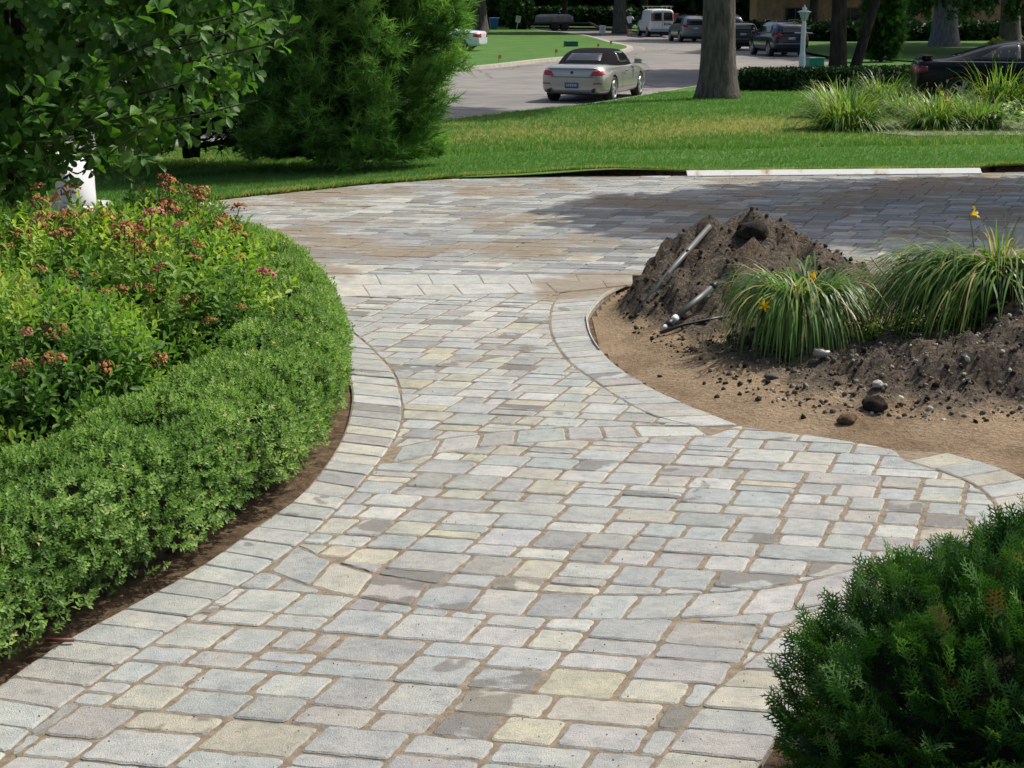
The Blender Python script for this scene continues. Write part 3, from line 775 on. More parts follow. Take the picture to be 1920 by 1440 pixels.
# ------------------------------------------------------------------ spirea with faded flower heads
M_SPI = leaf_mat('spirea_leaf', [(0.0, (0.034, 0.095, 0.022)), (0.35, (0.100, 0.220, 0.042)), (0.62, (0.200, 0.345, 0.058)), (0.85, (0.36, 0.48, 0.075)), (1.0, (0.50, 0.56, 0.10))], 0.45, 0.5, 0.3)
M_HEAD = leaf_mat('faded_flower', [(0.0, (0.16, 0.080, 0.040)), (0.5, (0.36, 0.160, 0.072)), (0.85, (0.48, 0.24, 0.12)), (1.0, (0.48, 0.17, 0.17))], 0.1, 0.9, 0.1, (1, 0.8, 0.7))
def flower_head_mesh(seed):
    r = np.random.default_rng(seed); n = 46
    a = r.random(n) * 6.283; q = np.sqrt(r.random(n)); P = np.stack([q * np.cos(a), q * np.sin(a), 0.42 * (1 - q ** 2) + 0.10 * r.normal(size=n)], 1)
    tv = [(0.15, 0, 0), (-0.08, 0.13, 0), (-0.08, -0.13, 0), (0, 0, 0.15)]; tf = [(0, 1, 3), (1, 2, 3), (2, 0, 3)]
    R = frames(unit(r.normal(size=(n, 3))), unit(P + np.array([0, 0, 0.5]) + 0.3 * r.normal(size=(n, 3))))
    return scatter('flower_head', tv, tf, P, R, 0.9 + 0.6 * r.random(n), np.clip(0.45 + 0.2 * r.normal(size=n), 0, 0.9) if seed % 7 else np.full(n, 0.97))
HEADS = [flower_head_mesh(s) for s in range(1, 13)]
for h in HEADS: h.materials.append(M_HEAD)
def spirea(loc, rx, ry, h, n, nheads, bright, label):
    root = empty('spirea_shrub', (loc[0], loc[1], -0.02), 0, label, 'shrub', 'spirea shrubs behind the hedge')
    u = rand_dirs(n); u[:, 2] = np.abs(u[:, 2]) * 1.0 - 0.12
    u = unit(u); r = 1 - 0.42 * rng.random(n) ** 2.0 + 0.16 * (rng.random(n) < 0.10) * rng.random(n)
    lump = vnoise(u * np.array([rx, ry, h]) + np.array([loc[0], loc[1], 0]), 2.6, 3.0)
    P = u * (r * (1 + 0.16 * lump))[:, None] * np.array([rx, ry, h * 0.62]) + np.array([0, 0, h * 0.40])
    P = P[P[:, 2] > 0.08]; m = len(P); uu = unit(P - np.array([0, 0, h * 0.40])); lum = vnoise(P + np.array([loc[0], loc[1], 0]), 2.1, 9)
    d = unit(uu * 0.55 + np.array([0, 0, 0.75]) + rng.normal(size=(m, 3)) * 0.3)
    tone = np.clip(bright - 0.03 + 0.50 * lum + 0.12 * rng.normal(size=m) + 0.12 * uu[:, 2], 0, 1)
    leaf = leaf_fine(0.40, 0.06, 0.14)
    temps = [shoot(leaf, 9, 1.9, 1.0, 0.6, 1.3, 0.55, 2.35 + 0.1 * k) for k in range(3)]
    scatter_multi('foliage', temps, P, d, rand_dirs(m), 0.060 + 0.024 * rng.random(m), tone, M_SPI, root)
    mb = MB()
    for k in range(26):
        a = rnd.random() * 6.283; q = 0.2 + 0.7 * rnd.random(); x, y = math.cos(a) * rx * q, math.sin(a) * ry * q
        mb.tube([(x * 0.12, y * 0.12, 0), (x * 0.45, y * 0.45, h * 0.4), (x * 0.85, y * 0.85, h * (0.95 - 0.35 * q))], [0.007, 0.006, 0.003], 5)
    # dense shaded middle
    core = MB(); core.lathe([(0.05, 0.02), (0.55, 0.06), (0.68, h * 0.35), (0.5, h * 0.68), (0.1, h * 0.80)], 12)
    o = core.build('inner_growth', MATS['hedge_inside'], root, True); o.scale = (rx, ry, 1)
    for k in range(nheads):
        a = rnd.random() * 6.283; el = 0.25 + 1.30 * rnd.random() ** 0.7; w = Vector((math.cos(a) * math.cos(el), math.sin(a) * math.cos(el), math.sin(el)))
        if w.y > 0.55 and w.z < 0.75: w.y *= -1
        p = Vector((w.x * rx * 1.06, w.y * ry * 1.06, h * 0.40 + w.z * h * 0.66)); s = 0.034 + 0.036 * rnd.random()
        if rnd.random() < 0.22 and w.z > 0.3:
            q = p.copy(); p += Vector((w.x * 0.06, w.y * 0.06, 0.06 + 0.12 * rnd.random())); mb.tube([q - Vector((0, 0, 0.1)), q.lerp(p, 0.6), p + Vector((0, 0, 0.012))], 0.0028, 5)
        o = link('flower_head', HEADS[rnd.randrange(12)], root, None, p + Vector((0, 0, 0.012)), (rnd.uniform(-0.35, 0.35) + 0.25, rnd.uniform(-0.35, 0.35), rnd.random() * 6.28), (s, s, s))
    mb.build('stems', M_TWIG, root)
spirea((-2.42, 9.1), 1.0, 0.9, 1.02, 2300, 100, 0.53, 'broad yellow-green spirea shrub full of rusty flower heads, in the middle of the group')
spirea((-3.45, 9.5), 0.95, 0.9, 1.04, 1700, 70, 0.50, 'green spirea shrub with rusty heads at the left picture edge below the dark tree')
spirea((-2.60, 7.7), 0.88, 0.85, 0.88, 1900, 50, 0.40, 'low dark green spirea shrub directly behind the near part of the hedge')
spirea((-2.12, 10.15), 0.58, 0.6, 0.96, 1150, 80, 0.42, 'bluish green spirea shrub with the densest rusty heads, beside the driveway end')
# a few tall shoots of the last shrub standing clear above the paving

# ------------------------------------------------------------------ broad-leaved tree at the left
M_MAG = leaf_mat('broad_leaf', [(0.0, (0.022, 0.075, 0.014)), (0.35, (0.055, 0.145, 0.026)), (0.65, (0.105, 0.235, 0.040)), (1.0, (0.20, 0.36, 0.06))], 0.42, 0.5, 0.3)
def build_broadleaf():
    base = Vector((-3.55, 11.6, -0.02)); cen = np.array([-3.25, 11.3, 2.75]); rad = np.array([1.75, 1.55, 2.05])
    root = empty('broadleaf_tree', base, 0, 'dark broad-leaved tree with large oval leaves filling the top left corner', 'tree')
    tr = MB(); tr.tube([(0, 0, 0), (0.05, -0.05, 0.6), (0.12, -0.1, 1.3), (0.25, -0.2, 2.4), (0.3, -0.25, 3.8)], [0.085, 0.07, 0.06, 0.05, 0.02], 9); tr.build('trunk', M_BARK, root, True)
    v, f = [(0, 0, 0), (-0.15, 0.3, 0.03), (-0.27, 0.62, 0.045), (-0.2, 0.87, 0.02), (0, 1, -0.05), (0.2, 0.87, 0.02), (0.27, 0.62, 0.045), (0.15, 0.3, 0.03), (0, 0.33, 0.0), (0, 0.68, -0.01)], [(0, 7, 6, 8), (8, 6, 5, 9), (9, 5, 4, 4), (0, 8, 2, 1), (8, 9, 3, 2), (9, 4, 4, 3)]
    f3 = [(0, 7, 6, 8), (8, 6, 5, 9), (9, 5, 4), (0, 8, 2, 1), (8, 9, 3, 2), (9, 4, 3)]
    # whorl positions: everywhere in the crown, more towards its skin; a few sprays reach out
    n = 3900; u = rand_dirs(n); r = 0.35 + 0.65 * rng.random(n) ** 0.5
    P = cen + u * rad * r[:, None] * (1 + 0.13 * vnoise(u * 1.5, 1.6, 4))[:, None]
    low = P[:, 2] < 0.85 + 0.60 * np.clip((P[:, 0] + 3.6) / 1.6, 0, 1.2)          # rising lower edge towards the walkway
    keep = ~low
    gap = ((P[:, 0] / P[:, 1] * F_PX * 1.0 + 960) > 70) & ((P[:, 0] / P[:, 1] * F_PX + 960) < 215) & (P[:, 2] < 1.36); keep &= ~(gap & (rng.random(n) < 0.22)); P = P[keep]; u = u[keep]; m = len(P)
    sprays = [G(500, 50, 2.05), G(540, 78, 2.0), G(515, 25, 2.1)]
    ex = []; ed = []
    def spray(px, py, Y, dx, dz, k=5, ln=0.30):
        # a twig whose leaves stand clear of the crown; (px, py) only says which way the photo shows it
        uu, vv = (px - 960) / F_PX, (py - 720) / F_PX; dy = math.cos(PITCH) - vv * math.sin(PITCH); t = Y / dy
        tip = np.array([uu * t, Y, CAM_H + t * (-math.sin(PITCH) - vv * math.cos(PITCH))]); d = unit(np.array([dx, -0.25, dz]))
        for i in range(k):
            q = tip - d * ln * (1 - i / (k - 1)) + rng.normal(size=3) * 0.02; ex.append(q); ed.append(unit(d + rng.normal(size=3) * 0.45 + np.array([0, 0, 0.25])))
    for a in ((540, 40, 10.2, 0.9, 0.15), (535, 85, 10.1, 0.95, -0.1), (470, 20, 10.0, 0.7, 0.4), (440, 120, 10.1, 0.8, 0.1), (430, 165, 10.1, 0.9, -0.25), (425, 222, 10.2, 0.9, -0.35), (340, 260, 10.3, 0.6, -0.5),
              (295, 300, 9.7, 0.95, -0.05), (262, 225, 9.6, 0.9, 0.0), (200, 180, 9.6, 0.6, 0.4), (90, 170, 9.5, 0.5, 0.5), (40, 180, 9.5, -0.3, 0.6), (150, 250, 9.6, 0.8, -0.1), (230, 330, 9.7, 0.7, -0.4), (110, 350, 9.6, 0.4, -0.6), (30, 360, 9.6, 0.1, -0.6), (180, 120, 9.8, 0.8, 0.2), (300, 20, 9.8, 0.8, 0.3), (380, 60, 9.9, 0.8, 0.2), (60, 385, 9.6, 0.2, -0.5)):
        spray(*a)
    ex = np.array(ex); ed = np.array(ed)
    leaf_meshes = []
    for k in range(4):
        w = 0.86 + 0.14 * (k - 1.5); vv = [(x * w, y, z * (1 + 0.5 * k) - 0.10 * y * y * k * 0.5) for x, y, z in v]
        me = mesh('leaf', vv, f3, True); a = me.attributes.new('tone', 'FLOAT', 'POINT'); a.data.foreach_set('value', [0.36 + 0.10 * k] * len(vv)); me.materials.append(M_MAG); leaf_meshes.append(me)
    cnt = 0
    for q, d in zip(ex, ed):                             # the leaves one can pick out, one by one
        for k in range(3):
            if cnt >= 300: break
            a = 2.1 * k + rnd.random(); side = unit(np.cross(d, np.array([0, 0, 1.0]))); upv = np.cross(side, d)
            ld = unit(d * 0.55 + side * math.cos(a) * 0.8 + upv * math.sin(a) * 0.5 + np.array([0, 0, 0.08])); nrm = unit(np.array([0.15, -0.3, 1.0]) + rng.normal(size=3) * 0.35)
            R = frames(ld[None], nrm[None])[0]; s = 0.075 + 0.05 * rnd.random()
            M4 = Matrix([[*(R[0] * s), q[0] - base.x], [*(R[1] * s), q[1] - base.y], [*(R[2] * s), q[2] - base.z], [0, 0, 0, 1]])
            o = link('leaf', leaf_meshes[rnd.randrange(4)], root); o.matrix_local = M4; cnt += 1
    items = []
    for k in range(6):
        a = 1.05 * k; sp = 1.0 + 0.25 * (k % 2); items.append(((0, 0, 0.12 * k), (math.cos(a) * math.sin(sp), math.sin(a) * math.sin(sp), math.cos(sp)), (-math.cos(a) * math.cos(sp), -math.sin(a) * math.cos(sp), math.sin(sp)), 1.0))
    V, Fq = compose((v, f), items); temp = (V[:, [0, 2, 1]] * np.array([1, 1, -1]), Fq)
    d = unit(u * 0.8 + np.array([0, -0.1, 0.35]) + rng.normal(size=(m, 3)) * 0.35)
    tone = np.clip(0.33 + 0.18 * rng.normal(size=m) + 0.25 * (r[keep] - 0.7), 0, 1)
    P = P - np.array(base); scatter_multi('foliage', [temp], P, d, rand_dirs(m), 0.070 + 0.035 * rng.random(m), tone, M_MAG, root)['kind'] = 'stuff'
    br = MB(); c0 = cen - np.array(base)
    for k in range(20):
        w = rand_dirs(1)[0]; tip = c0 + w * rad * 0.7; s0 = Vector((0.15, -0.12, 0.9 + 1.9 * rnd.random()))
        if tip[2] < 1.0: tip[2] = 1.0 + 0.3 * rnd.random()
        mid_ = s0.lerp(Vector(tip), 0.5) + Vector((0, 0, 0.15)); br.tube([s0, mid_, Vector(tip)], [0.026, 0.016, 0.005], 5)
    for q, d in zip(ex[::7], ed[::7]):
        s0 = Vector(q - np.array(base)); c = Vector((0.2, -0.15, max(1.1, s0.z * 0.8))); br.tube([s0.lerp(c, 0.3), s0, s0 + Vector(d) * 0.3], [0.008, 0.005, 0.003], 5)
    br.build('branches', M_TWIG, root)
build_broadleaf()

# ------------------------------------------------------------------ pines
M_NEED = leaf_mat('pine_needle', [(0.0, (0.018, 0.055, 0.016)), (0.4, (0.070, 0.175, 0.045)), (0.7, (0.155, 0.320, 0.080)), (1.0, (0.27, 0.47, 0.12))], 0.38, 0.6, 0.2)
def tuft(n, seed, w=0.028):
    r = np.random.default_rng(seed); V = []; Fq = []
    for i in range(n):
        t = r.random() * 0.75; a = r.random() * 6.283; sp = 0.35 + 0.75 * r.random(); L = 0.55 + 0.35 * r.random()
        d = np.array([math.cos(a) * math.sin(sp), math.cos(sp), math.sin(a) * math.sin(sp)]); b = np.array([0, t, 0]); s = unit(np.cross(d, r.normal(size=3))) * w
        V += [b - s, b + s, b + d * L]; Fq.append((3 * i, 3 * i + 1, 3 * i + 2))
    return np.array(V), np.array(Fq)
def pine(loc, prof, n, label, bright=0.5, hue=0.0, size=1.0):
    root = empty('pine_tree', (loc[0], loc[1], loc[2]), 0, label, 'tree', 'bushy pines on the lawn')
    zz = np.array([p[0] for p in prof]); rr = np.array([p[1] for p in prof])
    z = zz[0] + (zz[-1] - zz[0]) * rng.random(n * 3) ** 1.25; a = rng.random(n * 3) * 6.283; R0 = np.interp(z, zz, rr)
    keep = rng.random(n * 3) < R0 / rr.max(); z, a, R0 = z[keep][:n], a[keep][:n], R0[keep][:n]; m = len(z)
    # tufts sit along upswept branches and their side twigs, thickest towards the tips
    nb = max(60, n // 75); P = []; D = []; TN = []
    for b_ in range(nb):
        zb = zz[0] * 0.6 + (zz[-1] * 0.93 - zz[0] * 0.6) * ((b_ + rng.random()) / nb) ** 1.15; az = b_ * 2.39996 + rng.normal() * 0.25
        L = float(np.interp(zb + 0.2, zz, rr)) * (0.84 + 0.30 * rng.random()); rise = ((0.10 + 0.22 * rng.random()) * L + 0.12) * min(1.0, zb / 1.1) - 0.05 * (zb < 0.6); k = int(52 * (0.4 + 0.6 * L / rr.max()))
        t = 0.30 + 0.70 * rng.random(k) ** 0.65; spread = 0.30 * L * (1.08 - t) + 0.10; sd = rng.normal(size=k) * spread * 0.6; vt = rng.normal(size=k) * (0.05 + 0.05 * L)
        c, s_ = math.cos(az), math.sin(az); z_ = zb + rise * t ** 1.6 + vt
        P.append(np.stack([c * L * t - s_ * sd, s_ * L * t + c * sd, np.maximum(z_, 0.06 + 0.05 * rng.random(k))], 1))
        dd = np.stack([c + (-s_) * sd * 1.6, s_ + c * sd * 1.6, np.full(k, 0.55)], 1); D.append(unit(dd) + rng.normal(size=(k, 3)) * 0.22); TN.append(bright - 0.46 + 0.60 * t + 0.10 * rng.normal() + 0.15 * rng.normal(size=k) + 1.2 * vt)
    P = np.concatenate(P); d = unit(np.concatenate(D)); tone = np.clip(np.concatenate(TN), 0, 1); m = len(P)
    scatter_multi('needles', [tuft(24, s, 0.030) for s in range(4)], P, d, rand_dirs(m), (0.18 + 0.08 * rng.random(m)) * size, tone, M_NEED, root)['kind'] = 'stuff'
    tr = MB(); top = zz[-1] * 0.96
    for k in range(3):
        dx, dy = 0.10 * math.cos(2.1 * k), 0.16 * math.sin(2.1 * k)
        tr.tube([(dx * 0.5, dy * 0.5, -0.05), (dx, dy, 0.4), (dx * 2.2, dy * 2.2, top * 0.45), (dx * 2.6, dy * 2.6, top * (0.96 - 0.15 * k))], [0.085, 0.07, 0.05, 0.012], 8)
    tr.build('trunk', M_BARK, root, True)
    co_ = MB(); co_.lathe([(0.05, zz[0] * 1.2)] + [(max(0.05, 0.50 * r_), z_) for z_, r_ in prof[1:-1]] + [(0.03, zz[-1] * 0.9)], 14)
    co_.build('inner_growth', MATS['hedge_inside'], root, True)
    br = MB()
    for k in range(70):
        zb = zz[0] * 0.5 + (top - zz[0]) * rnd.random() ** 1.3; a_ = rnd.random() * 6.283; L = float(np.interp(zb + 0.25, zz, rr)) * (0.75 + 0.2 * rnd.random())
        c, s = math.cos(a_), math.sin(a_); br.tube([(c * 0.1, s * 0.1, zb), (c * L * 0.5, s * L * 0.5, zb + 0.06), (c * L, s * L, zb + 0.34)], [0.026, 0.017, 0.006], 5)
    br.build('branches', M_TWIG, root)
    return root
pine((-2.34, 23.2, 0.03), [(0.06, 0.95), (0.45, 1.25), (0.9, 1.40), (1.6, 1.58), (2.4, 1.58), (3.4, 1.3), (4.6, 0.75), (5.6, 0.15)], 14500, 'large bright green bushy pine on the lawn edge with foliage down to the grass', 0.60, size=1.0)
pine((-4.75, 24.6, 0.03), [(0.16, 1.1), (0.6, 1.65), (1.6, 1.95), (2.6, 1.9), (3.8, 1.4), (5.2, 0.7), (6.4, 0.15)], 10500, 'shadowed pine half hidden behind the dark broad-leaved tree', 0.34, size=1.1)
pine((-8.2, 24.9, 0.02), [(0.4, 0.9), (0.9, 1.5), (1.8, 1.9), (3.0, 1.8), (4.4, 1.2), (6.0, 0.2)], 7000, 'dark pine at the left picture edge behind the broad-leaved tree', 0.30, size=1.15)

# ------------------------------------------------------------------ arborvitae in the near corner
M_THU = leaf_mat('arborvitae_spray', [(0.0, (0.008, 0.028, 0.008)), (0.4, (0.029, 0.090, 0.020)), (0.7, (0.066, 0.165, 0.036)), (0.93, (0.125, 0.245, 0.060)), (1.0, (0.20, 0.12, 0.05))], 0.28, 0.55, 0.25)
def fan_spray(seed):
    r = np.random.default_rng(seed); V = []; Fq = []
    def twig(b, d, L, w, lvl):
        d = unit(d); s = np.array([-d[1], d[0], 0.0]) * w; k = len(V)
        t = b + d * L
        V.extend([b - s, b + s, b + d * L * 0.6 + s * 1.15, t, b + d * L * 0.6 - s * 1.15]); Fq.append((k, k + 1, k + 2)); Fq.append((k, k + 2, k + 4)); Fq.append((k + 4, k + 2, k + 3))
        if lvl == 0: return
        nn = 6 if lvl == 2 else 3
        for i in range(nn):
            u = 0.12 + 0.76 * i / nn; sd = 1 if i % 2 else -1
            for s2 in ((sd,) if lvl == 1 else (1, -1)):
                an = s2 * (0.72 + 0.18 * r.random()); c, sn = math.cos(an), math.sin(an)
                dd = np.array([d[0] * c - d[1] * sn, d[0] * sn + d[1] * c, 0.12 * r.normal()])
                twig(b + d * L * u, dd, L * (0.50 if lvl == 2 else 0.42) * (1 - 0.55 * u) * (0.85 + 0.3 * r.random()), w * 0.82, lvl - 1)
    twig(np.zeros(3), np.array([0, 1.0, 0]), 1.0, 0.020, 2)
    V = np.array(V); V[:, 2] -= 0.16 * V[:, 1] ** 2 + 0.25 * V[:, 0] ** 2
    return V, np.array(Fq)
def arborvitae(name, loc, lobes, n, size, label, group=None, bright=0.48, lo=0.03):
    root = empty(name, loc, 0, label, 'shrub', group)
    P = []; U = []; W = []
    for (cx, cy, cz, rx, ry, rz), share in lobes:
        k = int(n * share); u = rand_dirs(k); w = 1 - 0.30 * rng.random(k) ** 1.7; q = u * np.array([rx, ry, rz]) * w[:, None] * (1 + 0.14 * vnoise(u * np.array([rx, ry, rz]), 3.5 / max(rx, 0.5), cx))[:, None] + np.array([cx, cy, cz])
        P.append(q); U.append(u); W.append(w)
    P = np.concatenate(P); U = np.concatenate(U); W = np.concatenate(W); kp = P[:, 2] > lo; P, U, W = P[kp], U[kp], W[kp]; m = len(P)
    d = unit(U * 0.75 + np.array([0, 0, 0.62]) + rng.normal(size=(m, 3)) * 0.30)
    nrm = unit(np.cross(d, np.cross(np.array([0, 0, 1.0]), d)) * 0.35 + rand_dirs(m))
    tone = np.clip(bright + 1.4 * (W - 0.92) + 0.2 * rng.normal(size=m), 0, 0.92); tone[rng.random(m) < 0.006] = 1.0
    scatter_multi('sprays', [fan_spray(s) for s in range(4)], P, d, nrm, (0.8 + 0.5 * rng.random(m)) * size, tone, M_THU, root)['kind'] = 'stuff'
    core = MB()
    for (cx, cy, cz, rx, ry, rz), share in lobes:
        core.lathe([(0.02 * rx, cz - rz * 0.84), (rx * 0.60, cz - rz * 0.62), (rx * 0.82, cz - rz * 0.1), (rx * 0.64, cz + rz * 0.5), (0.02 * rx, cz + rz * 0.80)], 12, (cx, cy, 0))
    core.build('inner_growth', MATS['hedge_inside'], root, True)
    mb = MB()
    for k in range(4): mb.tube([(0.05 * math.cos(k * 1.6), 0.05 * math.sin(k * 1.6), -0.05), (0.1 * math.cos(k * 1.6), 0.1 * math.sin(k * 1.6), lobes[0][0][2])], [0.03, 0.015], 6)
    mb.build('stems', M_TWIG, root)
    return root
arborvitae('globe_arborvitae', (1.45, 4.22, -0.02), [((0.0, 0.0, 0.30, 0.66, 0.60, 0.46), 0.62), ((0.34, 0.22, 0.38, 0.55, 0.5, 0.48), 0.38)], 7600, 0.092, 'rounded dark green arborvitae shrub in the near right corner of the walkway')

# ------------------------------------------------------------------ dug-up island bed: soil, sand, stones
def inside(P, poly):
    x, y = P[:, 0], P[:, 1]; r = np.zeros(len(P), bool); n = len(poly)
    for i in range(n):
        (x1, y1), (x2, y2) = poly[i - 1], poly[i]
        if y1 == y2: continue
        c = ((y1 > y) != (y2 > y)) & (x < (x2 - x1) * (y - y1) / (y2 - y1) + x1); r ^= c
    return r
RIM = R_OUT + R_EDGE[1:] + T_OUT[:10]; RIM_A = np.array(RIM)
def soil_z(x, y):
    e = seg_dist(x, y, RIM_A); m = min(max((e - 0.06) / 0.34, 0), 1); m = m * m * (3 - 2 * m)
    def cone(cx, cy, r, h, p=1.3): 
        d = math.hypot(x - cx, y - cy) / r; return h * max(0.0, 1 - d) ** p if d < 1 else 0.0
    def hill(cx, cy, rx, ry, h):
        d = ((x - cx) / rx) ** 2 + ((y - cy) / ry) ** 2; return h * math.exp(-d)
    z = max(cone(1.84, 12.35, 1.25, 0.68, 0.95), cone(1.50, 12.35, 1.0, 0.60, 0.9), cone(2.2, 12.4, 0.95, 0.40, 1.0)) + hill(1.40, 11.3, 0.5, 0.6, 0.12) + hill(1.85, 10.4, 0.50, 0.5, 0.16) + hill(3.2, 10.1, 0.8, 0.75, 0.30) + hill(2.55, 9.5, 0.95, 0.5, 0.17) + hill(3.5, 9.1, 0.8, 0.6, 0.15)
    rough = min(1.0, z * 5)
    z += (0.09 * fbm(x * 2.2, y * 2.2, 3.0, 5) + 0.10 * fbm(x * 6, y * 6, 1.0, 4) + 0.055 * fbm(x * 15, y * 15, 5.0, 3)) * rough
    z += 0.014 * fbm(x * 5, y * 5, 8.0, 5) + 0.012 * fbm(x * 1.9, y * 1.9, 4.0, 2)
    return -0.028 + m * max(z + 0.012, -0.012) , m * min(1.0, z * 4.5)
def soil_mat():
    m, nt, b = new_mat('dug_soil'); p = pos_of(nt); at = N(nt, 'ShaderNodeAttribute', attribute_name='tone').outputs['Fac']
    n1 = tex_noise(nt, 5.0, 8, 0.7, p); n2 = tex_noise(nt, 38.0, 6, 0.7, p)
    sand = ramp(nt, n2, [(0.3, (0.20, 0.140, 0.085)), (0.5, (0.32, 0.235, 0.148)), (0.7, (0.45, 0.345, 0.235))])
    sand = mixc(nt, 1.0, sand, ramp(nt, tex_noise(nt, 1.7, 5, 0.6, p, 0.5), [(0.32, (0.66, 0.62, 0.58)), (0.5, (1, 1, 1)), (0.68, (1.22, 1.22, 1.2))]), 'MULTIPLY')
    soil = ramp(nt, n2, [(0.28, (0.024, 0.020, 0.016)), (0.46, (0.084, 0.068, 0.052)), (0.60, (0.165, 0.136, 0.105)), (0.78, (0.30, 0.262, 0.215))])
    soil = mixc(nt, ramp(nt, n1, [(0.52, (0, 0, 0)), (0.66, (0.6, 0.6, 0.6))]), soil, (0.15, 0.098, 0.058))
    add = N(nt, 'ShaderNodeMath', operation='ADD'); sub = N(nt, 'ShaderNodeMath', operation='MULTIPLY_ADD'); nt.links.new(n1, sub.inputs[0]); sub.inputs[1].default_value = 0.9; sub.inputs[2].default_value = -0.45
    nt.links.new(at, add.inputs[0]); nt.links.new(sub.outputs[0], add.inputs[1])
    nt.links.new(mixc(nt, ramp(nt, add.outputs[0], [(0.22, (0, 0, 0)), (0.45, (1, 1, 1))]), sand, soil), b.inputs['Base Color'])
    b.inputs['Roughness'].default_value = 0.95; b.inputs['Specular IOR Level'].default_value = 0.15
    h = N(nt, 'ShaderNodeMath', operation='ADD'); nt.links.new(n1, h.inputs[0]); nt.links.new(n2, h.inputs[1]); bump(nt, b, h.outputs[0], 0.9, 0.045)
    return m
M_DUG = soil_mat()
ISLAND = R_OUT + R_EDGE[1:] + T_OUT[:12] + [(5.5, 7.0), (7.5, 7.5), (7.5, 13.3), (5.0, 13.44), (2.0, 13.6), (1.0, 13.62)]
def build_soil():
    dx = 0.045; xs = np.arange(0.45, 5.6, dx); ys = np.arange(6.6, 13.62, dx); nx, ny = len(xs), len(ys)
    XX, YY = np.meshgrid(xs, ys); P = np.stack([XX.ravel(), YY.ravel()], 1); ins = inside(P, ISLAND)
    idx = -np.ones(len(P), int); v = []; tn = []
    for k in np.nonzero(ins)[0]:
        z, t = soil_z(P[k, 0], P[k, 1]); idx[k] = len(v); v.append((P[k, 0], P[k, 1], z)); tn.append(t)
    f = []
    for j in range(ny - 1):
        for i in range(nx - 1):
            q = (idx[j * nx + i], idx[j * nx + i + 1], idx[(j + 1) * nx + i + 1], idx[(j + 1) * nx + i])
            if min(q) >= 0: f.append(q)
    me = mesh('soil_heap', v, f, True); a = me.attributes.new('tone', 'FLOAT', 'POINT'); a.data.foreach_set('value', tn)
    tag(link('soil_heap', me, None, M_DUG), 'heap of dark dug-up soil and rubble on sand beside the walkway', 'soil heap')
    tag(sheet('island_bed', [(x, y) for x, y in ISLAND], -0.034, M_MULCH), kind='structure')
    # clods and pebbles lying on it
    ico = bmesh.new(); bmesh.ops.create_icosphere(ico, subdivisions=1, radius=1.0); tv = np.array([v_.co[:] for v_ in ico.verts]); tf = np.array([[w.index for w in q.verts] for q in ico.faces]); ico.free()
    def put(name, n, smin, smax, mat, label, cat, region, pw=2.5):
        pos = []; sc = []; to = []
        C_ = np.stack([rng.uniform(region[0], region[1], n * 5), rng.uniform(region[2], region[3], n * 5)], 1); C_ = C_[inside(C_, ISLAND)]
        for x, y in C_:
            if len(pos) >= n: break
            z, t = soil_z(x, y)
            if t < 0.12 and rng.random() > 0.04: continue
            if seg_dist(x, y, RIM_A) < 0.12: continue
            s = smin + (smax - smin) * rng.random() ** pw; pos.append((x, y, z - s * 0.05)); sc.append(s * np.array([1, 0.75 + 0.3 * rng.random(), 0.6 + 0.3 * rng.random()])); to.append(rng.random())
        pos = np.array(pos); n = len(pos); R = frames(rand_dirs(n), rand_dirs(n))
        tvj = tv * (1 + 0.28 * rng.normal(size=(len(tv), 1)).clip(-1, 1))
        tag(link(name, scatter(name, tvj, tf, pos, R, np.array(sc), np.array(to)), None, mat), label, cat, kind='stuff')
    cl = leaf_mat('soil_clod', [(0.0, (0.016, 0.013, 0.011)), (0.6, (0.055, 0.044, 0.036)), (1.0, (0.13, 0.10, 0.072))], 0.0, 0.95, 0.1)
    st = leaf_mat('rubble_stone', [(0.0, (0.07, 0.066, 0.06)), (0.6, (0.20, 0.185, 0.165)), (0.9, (0.38, 0.36, 0.32)), (1.0, (0.55, 0.53, 0.48))], 0.0, 0.9, 0.2)
    put('clods', 4200, 0.004, 0.024, cl, 'loose dark soil clods scattered over the heap', 'clods', (0.8, 4.2, 8.6, 13.3))
    put('rubble', 2600, 0.004, 0.020, st, 'grey gravel and rubble spread over the front of the heap', 'rubble', (1.5, 4.4, 8.7, 10.6), 3.0)
build_soil()

def rock(name, loc, s, mat, label, flat=0.65, seed=0):
    bm = bmesh.new(); bmesh.ops.create_icosphere(bm, subdivisions=3, radius=1.0)
    for v in bm.verts:
        k = 1 + 0.30 * fbm(v.co.x * 1.1 + seed, v.co.y * 1.1, v.co.z * 1.1, 4) + 0.10 * fbm(v.co.x * 4 + seed, v.co.y * 4, v.co.z * 4, 3); v.co *= k
        v.co.z *= flat
    me = bpy.data.meshes.new(name); bm.to_mesh(me); bm.free(); me.polygons.foreach_set('use_smooth', [True] * len(me.polygons))
    o = link(name, me, None, mat, loc, (0, 0, seed * 1.3), s if hasattr(s, '__len__') else (s, s, s)); return tag(o, label, 'rock')
M_PALE = rough_mat('pale_stone', [(0.3, (0.30, 0.285, 0.26)), (0.7, (0.50, 0.485, 0.45))], 9, 0.85, 30, 0.4, 0.01, world=False)
M_DSTONE = rough_mat('dark_stone', [(0.3, (0.05, 0.05, 0.05)), (0.7, (0.13, 0.13, 0.125))], 9, 0.85, 30, 0.4, 0.01, world=False)
def on_soil(px, py, dz=0.0, z0=0.15):
    # first place along the line of sight where the heap is met
    p = G(px, py, 1.2)
    for k in range(400):
        z = 1.2 - 1.25 * k / 400; p = G(px, py, z)
        if soil_z(p.x, p.y)[0] >= z: break
    return Vector((p.x, p.y, p.z + dz))
rock('pale_rock', on_soil(1646, 726, 0.02), (0.034, 0.030, 0.028), M_PALE, 'small pale rounded stone on the soil below the daylily clods', 0.8, 1)
